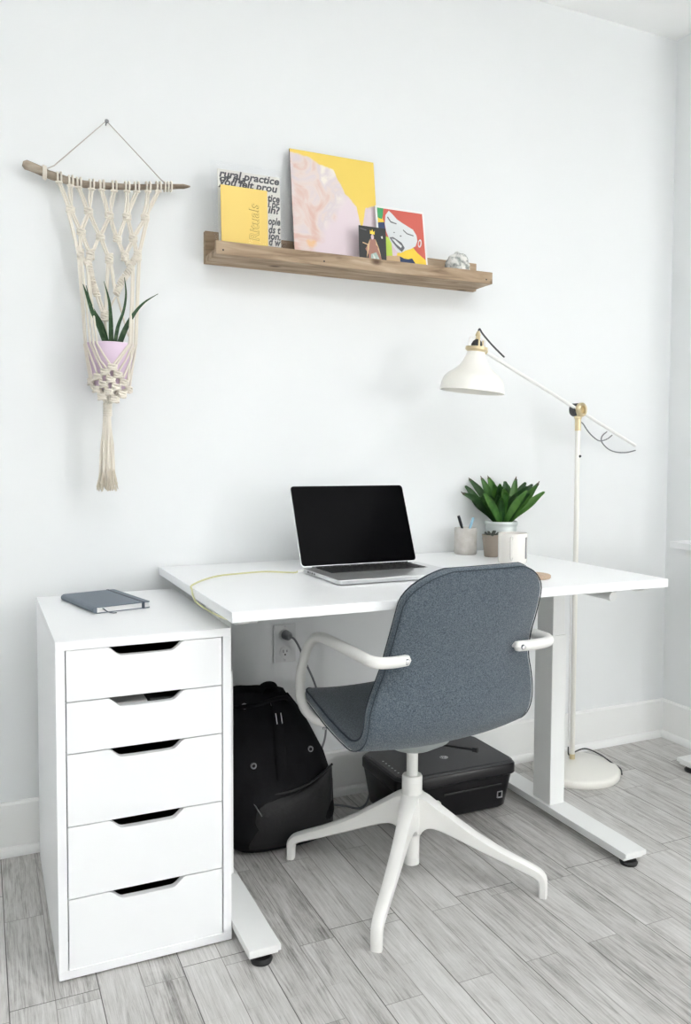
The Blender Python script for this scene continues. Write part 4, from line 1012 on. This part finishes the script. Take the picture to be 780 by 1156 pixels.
K = {'a1': (148, 250), 'a2': (270, 262), 'a3': (410, 290), 'a4': (530, 300), 'a5': (653, 305), 'b1': (220, 402), 'b2': (350, 437), 'b3': (465, 450), 'b4': (572, 447),
     'c1': (215, 552), 'c2': (282, 552), 'c3': (410, 582), 'c4': (516, 566), 'c5': (602, 560), 'd1': (262, 625), 'd2': (550, 640)}
def w6(p): x, y = z6(*p); return at(x, y, y=yd(y))
Z3 = lambda x, y: (85+x/7.8, 290+y/7.8)
E3 = {'e1': (112, 40), 'e2': (130, 130), 'e3': (150, 220), 'f1': (196, 350), 'f2': (258, 520), 'g1': (485, 105), 'g2': (410, 215), 'g3': (362, 325)}
def w3(p, y=None): x, yy = Z3(*p); return at(x, yy, y=yd(yy) if y is None else y)
KW = {k: w6(v) for k, v in K.items()}; KW.update({k: w3(v) for k, v in E3.items()})
def knot(p, tall=1, wd=.0095, name='knot', axis=V((0, 0, 1)), nrm=V((0, -1, 0))):
    mb = MB(); axis = axis.normalized(); sdv = axis.cross(nrm).normalized(); n = 2*tall+1
    for q in range(n):
        zq = (q-(n-1)/2)*.0054
        pts = [p+axis*zq+sdv*(wd*math.cos(t))+nrm*(.0058*math.sin(t))+axis*(.0016*math.sin(2*t+q*1.7)) for t in [2*PI*i/14 for i in range(14)]]
        mb.tube(pts, .0029, 7, closed=True)
    for s_ in (-1, 1):
        mb.tube([p+axis*(-(n)/2*.0056)+sdv*s_*wd*.45, p+sdv*s_*wd*.35+nrm*.002, p+axis*((n)/2*.0056)+sdv*s_*wd*.45], .0031, 7)
    return mb.build(name, 'cord', mh)
for i, lx_ in enumerate(loops):
    px, py = z6(lx_, 0); sy = stick_y(px)
    for d in (-2.0, 2.0):
        p = at(px+d*1.0, sy, y=YS); R = .0135
        pts = [p+V((0, -R*math.cos(t), R*math.sin(t))) for t in [2*PI*q/14 for q in range(14)]]
        MB().tube(pts, CRr*.9, 7, closed=True).build('loop', 'cord', mh)
    p = at(px, sy+4.5, y=YS-.013)
    MB().tube([p+V((-.0085, .001, -.001)), p+V((0, -.002, 0)), p+V((.0085, .001, -.001))], CRr, 8).build('loop', 'cord', mh)
def cord(pts, r=CRr, sag=0):
    P = cr(pts, 5) if len(pts) > 2 else [V(pts[0]).lerp(V(pts[1]), t/6)+V((0, 0, -sag*math.sin(PI*t/6))) for t in range(7)]
    return MB().tube(P, r, 7).build('cord', 'cord', mh)
def pair(a, b_, da=(-.003, .003), db=(-.003, .003)):
    for s_, q in zip(da, db): cord([a+V((s_, 0, 0)), b_+V((q, 0, 0))])
for i, lx_ in enumerate(loops):
    px, py = z6(lx_, 0); sy = stick_y(px); p = at(px, sy+5, y=YS-.011); t = KW['a%d' % (i//2+1)]
    s_ = 1 if i % 2 == 0 else -1
    cord([p+V((-.003, 0, 0)), p.lerp(t, .5)+V((-.003+.0*s_, 0, 0)), t+V((-.007*s_, 0, .004))]); cord([p+V((.003, 0, 0)), p.lerp(t, .5)+V((.003, 0, 0)), t+V((-.002*s_, 0, .004))])
for k in ('a1', 'a2', 'a3', 'a4', 'a5', 'b1', 'b2', 'b3', 'b4'): knot(KW[k])
for k in ('c1',): knot(KW[k], 2, .007)
for k in ('c2', 'c3', 'c4', 'c5'): knot(KW[k], 2, .0085)
for a, b_ in (('a1', 'b1'), ('a2', 'b1'), ('a2', 'b2'), ('a3', 'b2'), ('a3', 'b3'), ('a4', 'b4'), ('a5', 'b4'), ('b1', 'c2'), ('b2', 'c3'), ('b3', 'c4'), ('b4', 'c5'), ('b4', 'c4')): pair(KW[a], KW[b_], (-.002, .004), (-.004, .002))
pair(KW['a4'], KW['b3'], (-.005, -.001), (-.001, .004)); pair(KW['b1'], KW['c1'], (-.004, 0), (-.003, .002)); pair(KW['b2'], KW['c2'], (-.005, -.002), (.001, .005)); pair(KW['a1'], KW['c1'], (-.009, -.005), (-.006, -.003)); pair(KW['a5'], KW['c5'], (.004, .009), (.001, .005))
# spiral sinnets
def sinnet(keys, wd=.0075):
    P = cr([KW[k] for k in keys], 8); L_ = 0; last = P[0]; acc = 0; mb = MB(); i = 0; q = 0
    for a, b_ in zip(P[:-1], P[1:]):
        seg = (b_-a).length; acc += seg
        while acc > .0056:
            acc -= .0056; t = (b_-a).normalized(); c0 = b_-t*acc; nrm = V((0, -1, 0)); sdv = t.cross(nrm).normalized(); q += 1
            pts = [c0+sdv*(wd*math.cos(x))+nrm*(.0055*math.sin(x))+t*(.0022*math.sin(x+q)) for x in [2*PI*j/12 for j in range(12)]]
            mb.tube(pts, .0028, 6, closed=True)
    mb.tube(P, .004, 6); return mb.build('sinnet', 'cord', mh)
sinnet(['c2', 'd1', 'e1', 'e2', 'e3', 'f1']); sinnet(['c5', 'd2', 'g1', 'g2', 'g3']); sinnet(['c4', 'd2'], .006)
knot(KW['f2'], 2, .008)
pair(KW['f1'], KW['f2'], (-.003, .004), (-.004, .003)); pair(KW['c3'], KW['f2'], (-.004, .0), (0, .003)); pair(KW['c3'], KW['g3'], (.0, .004), (-.004, -.001)); pair(KW['c1'], KW['d1'], (0, .004), (-.004, -.001)); 
# pot
PC = at(124.3, 389, y=-.098); rimz = PC.z; PR = .0625; PB = .044; PHt = .118; PCX_, PCY_ = PC.x, PC.y
def prad(z): return PB+(PR-PB)*max(0, min(1.1, (z-(rimz-PHt))/PHt))
def onpot(px, py, ext=.0045):
    v = fwd + rgt*((px-CX)/F_PX) - upv*((py-CY)/F_PX)
    best = None; t = 1.8
    lo = None
    while t < 3.2:
        p = CAM+v*t; d = math.hypot(p.x-PCX_, p.y-PCY_)-(prad(p.z)+ext)
        if d <= 0: return p
        if best is None or d < best[0]: best = (d, p)
        t += .0008
    p = best[1]; d = V((p.x-PCX_, p.y-PCY_, 0)).normalized(); r = prad(p.z)+ext; return V((PCX_+d.x*r, PCY_+d.y*r, p.z))
ap = thing('potted_aloe', 'aloe with five pointed leaves in a lilac pot cradled by the macrame hanger', 'plant', (PCX_, PCY_, rimz-PHt))
MB().lathe([(0, -PHt), (PB-.003, -PHt), (PB, -PHt+.003), (PR, 0), (PR-.001, .001), (PR-.0035, 0), (PR-.006, -.012), (0, -.012)], (PCX_, PCY_, rimz), 48).build('pot', 'lilac', ap)
MB().lathe([(0, -.009), (PR-.0075, -.0105)], (PCX_, PCY_, rimz), 24).build('soil', 'soil', ap)
al = [([(280, 770), (215, 620), (150, 480), (108, 350), (68, 240)], [20, 22, 18, 13, 3], -.005), ([(318, 770), (315, 600), (305, 430), (283, 320), (252, 215)], [22, 20, 13, 8, 2], -.02), ([(345, 770), (375, 620), (425, 480), (447, 330), (433, 180)], [18, 16, 12, 9, 3], .02), ([(375, 770), (440, 640), (520, 500), (610, 400), (730, 325)], [26, 24, 16, 9, 2], .0), ([(300, 760), (240, 600), (165, 470), (130, 390), (96, 252)], [14, 12, 9, 8, 3], .018)]
for pts, ws, dep in al:
    P = []
    for i, p in enumerate(pts):
        x, y = Z3(*p); P.append(at(x, y+(5 if i == 0 else 0), y=PCY_-.018*i/2.0+dep*i/2.5))
    P = cr(P, 5); W_ = cr([V((w_, 0, 0)) for w_ in ws], 5); wpx = 1/ (7.8*F_PX/((PC-CAM).dot(fwd)))
    blade(P, [max(.0006, w_.x*wpx) for w_ in W_], .007, up=(-fwd), cup_=.25).build('leaf', 'aloe', ap)
# cords to the pot and the net below
Z4 = lambda x, y: (85+x/9.75, 375+y/9.75)
left = [((108, 130), (150, 330), (190, 520)), ((118, 125), (190, 320), (245, 465)), ((165, 125), (235, 290), (295, 415)), ((200, 130), (270, 300), (345, 400)), ((240, 125), (315, 250), (395, 370))]
right = [((672, 140), (640, 330), (575, 590)), ((655, 145), (600, 330), (530, 500)), ((628, 140), (560, 300), (480, 425)), ((605, 140), (520, 260), (440, 380)), ((595, 130), (500, 250), (410, 365))]
topsL = [KW['c1']+V((-.006, 0, -.01)), KW['c1']+V((-.002, 0, -.012)), KW['c1']+V((.003, 0, -.012)), KW['e1']+V((-.004, 0, 0)), KW['e2']+V((-.004, 0, 0))]
topsR = [KW['c5']+V((.006, 0, -.01)), KW['c5']+V((.002, 0, -.012)), KW['d2']+V((.010, 0, 0)), KW['d2']+V((.006, 0, -.006)), KW['g1']+V((.006, 0, -.004))]
for tops, grp in ((topsL, left), (topsR, right)):
    for tp, g in zip(tops, grp):
        a = onpot(*Z4(*g[0])); b_ = onpot(*Z4(*g[1])); c_ = onpot(*Z4(*g[2]))
        cord([tp, tp.lerp(a, .5), a]); cord([a, onpot(*Z4((g[0][0]+g[1][0])/2, (g[0][1]+g[1][1])/2)), b_, onpot(*Z4((g[2][0]+g[1][0])/2, (g[2][1]+g[1][1])/2)), c_], r=.0027)
# back cords
for (x0_, y0_), (x1_, y1_) in (((258, 540), (262, 770)), ((268, 540), (285, 770)), ((355, 350), (290, 480)), ((368, 350), (470, 700)), ((375, 350), (430, 560))):
    cord([w3((x0_, y0_)), w3((x1_, y1_), -.045)], r=.0024)
cord([w3((290, 480)), w3((262, 520))], r=.0024)
kn4 = {}
for i in range(4):
    for j in range(4):
        x = 409-80*i+62*j; y = 387+53*i+83*j
        if (i, j) in ((3, 3),): continue
        px, py = Z4(x, y); p = onpot(px, py, .007); kn4[(i, j)] = p
        nr = V((p.x-PCX_, p.y-PCY_, 0)).normalized(); knot(p, 1, .0102, nrm=nr, name='net_knot')
for (i, j), p in kn4.items():
    for q in ((i+1, j), (i, j+1)):
        if q in kn4:
            a, b_ = p, kn4[q]; m_ = (a+b_)/2; d = V((m_.x-PCX_, m_.y-PCY_, 0)); m_ = V((PCX_, PCY_, m_.z))+d.normalized()*max(d.length, prad(m_.z)+.004)
            MB().tube(cr([a, m_, b_], 4), .0042, 7, flat=.8).build('net_cord', 'cord', mh)
# bottom gather, wrapped neck, tassel
nk0 = at(121.3, 455, y=PCY_); nk1 = at(120.8, 470, y=PCY_)
for q in range(14):
    a = 2*PI*q/14+.2; d = V((math.cos(a), math.sin(a), 0)); zb_ = rimz-PHt
    p0 = V((PCX_, PCY_, zb_+.030))+d*(prad(zb_+.03)+.004); p1 = V((PCX_, PCY_, zb_+.002))+d*(PB+.003); p2 = V((PCX_, PCY_, zb_-.006))+d*.030
    if d.dot(V((CAM.x-PCX_, CAM.y-PCY_, 0)).normalized()) > .55: cord([p1, p2, nk0+d*.006], r=.0034)
    else: cord([V((PCX_, PCY_, rimz+.0))+d*(PR+.003), p0, p1, p2, nk0+d*.006], r=.0028)
for q, p in kn4.items():
    if q[0]+q[1] >= 4: cord([p, V((p.x, p.y, 0))*.45+V((nk0.x, nk0.y, 0))*.55+V((0, 0, (p.z+nk0.z)/2-.004)), nk0], r=.0034)
nkm = MB()
nkm.lathe([(.0085, 0)]+[(.0105+.0008*math.sin(q*PI), -(nk0.z-nk1.z)*q/12) for q in range(0, 13)]+[(.0085, -(nk0.z-nk1.z)-.001)], nk0, 20)
for q in range(6): zq = nk0.z-(nk0.z-nk1.z)*(q+.5)/6; nkm.tube([V((nk0.x+.0098*math.cos(t), nk0.y+.0098*math.sin(t), zq)) for t in [2*PI*i/14 for i in range(14)]], .0026, 6, closed=True)
nkm.build('wrapped_neck', 'cord', mh)
te = at(121, 553, y=PCY_)
for q in range(26):
    a = q*2.4; r_ = .0085*math.sqrt((q+.5)/26); d = V((math.cos(a), math.sin(a), 0)); ln = random.uniform(.74, 1.0)
    b0 = nk1+d*r_; e0 = V((te.x, te.y, nk1.z+(te.z-nk1.z)*ln))+d*(r_*2.0+random.uniform(0, .004)); m0 = b0.lerp(e0, .5)+V((random.uniform(-.003, .003), random.uniform(-.003, .003), 0))
    P = cr([b0, b0.lerp(e0, .25), m0, e0], 5); MB().tube(P, [.0029]*(len(P)-4)+[.0032, .0036, .0038, .003], 6).build('tassel_strand', 'cord', mh)
fr_ = MB()
for q in range(150):
    a = random.uniform(0, 2*PI); r_ = .025*math.sqrt(random.random()); d = V((math.cos(a), math.sin(a), 0)); z0_ = nk1.z+(te.z-nk1.z)*random.uniform(.70, .82)
    b0 = V((te.x, te.y, z0_))+d*r_*.8; e0 = V((te.x, te.y, te.z+random.uniform(-.004, .020)))+d*r_*1.15
    fr_.tube(cr([b0, b0.lerp(e0, .5)+V((random.uniform(-.004, .004), random.uniform(-.004, .004), 0)), e0], 3), .0011, 4)
fo = fr_.build('fringe', 'fringe', mh); fo['kind'] = 'stuff'

# ------------------------------------------------------------------ light
def area(name, loc, rot, sx, sy, power, col):
    l = bpy.data.lights.new(name, 'AREA'); l.shape = 'RECTANGLE'; l.size = sx; l.size_y = sy; l.energy = power; l.color = col
    o = bpy.data.objects.new(name, l); C.objects.link(o); o.location = loc; o.rotation_euler = rot; return o
area('daylight_right', (XR+.04, (WK[0]+WK[1])/2, (WK[2]+WK[3])/2), (0, PI/2, 0), WK[3]-WK[2]-.1, WK[1]-WK[0]-.1, 92, (.995, .99, .985))
area('daylight_front', ((WF[0]+WF[1])/2, YB-.03, (WF[2]+WF[3])/2), (PI/2, 0, PI), WF[1]-WF[0]-.1, WF[3]-WF[2]-.1, 14, (.93, .97, 1.0))
area('ceiling_fill', (.9, -2.5, ZC-.03), (0, 0, 0), 2.6, 1.6, 54, (.97, .985, 1.0))  # added overhead fill under the ceiling
sl = bpy.data.lights.new('sun', 'SUN'); sl.energy = 260; sl.angle = .01; sl.color = (1, .985, .97)
so = bpy.data.objects.new('sun', sl); C.objects.link(so); so.rotation_euler = V((.68, -.10, .72)).to_track_quat('Z', 'Y').to_euler()
w_ = bpy.data.worlds.new('world'); bpy.context.scene.world = w_; w_.use_nodes = True
w_.node_tree.nodes['Background'].inputs[0].default_value = (.9, .95, 1, 1); w_.node_tree.nodes['Background'].inputs[1].default_value = .5
sc = bpy.context.scene
sc.view_settings.view_transform = 'Standard'; sc.view_settings.look = 'None'; sc.view_settings.gamma = 1; sc.view_settings.use_curve_mapping = False
sc.view_settings.exposure = -.39
sc.cycles.max_bounces = 14; sc.cycles.diffuse_bounces = 9; sc.cycles.use_denoising = True
sc.cycles.sample_clamp_indirect = 0
for o in list(bpy.data.objects):
    if '_base' in o: del o['_base']
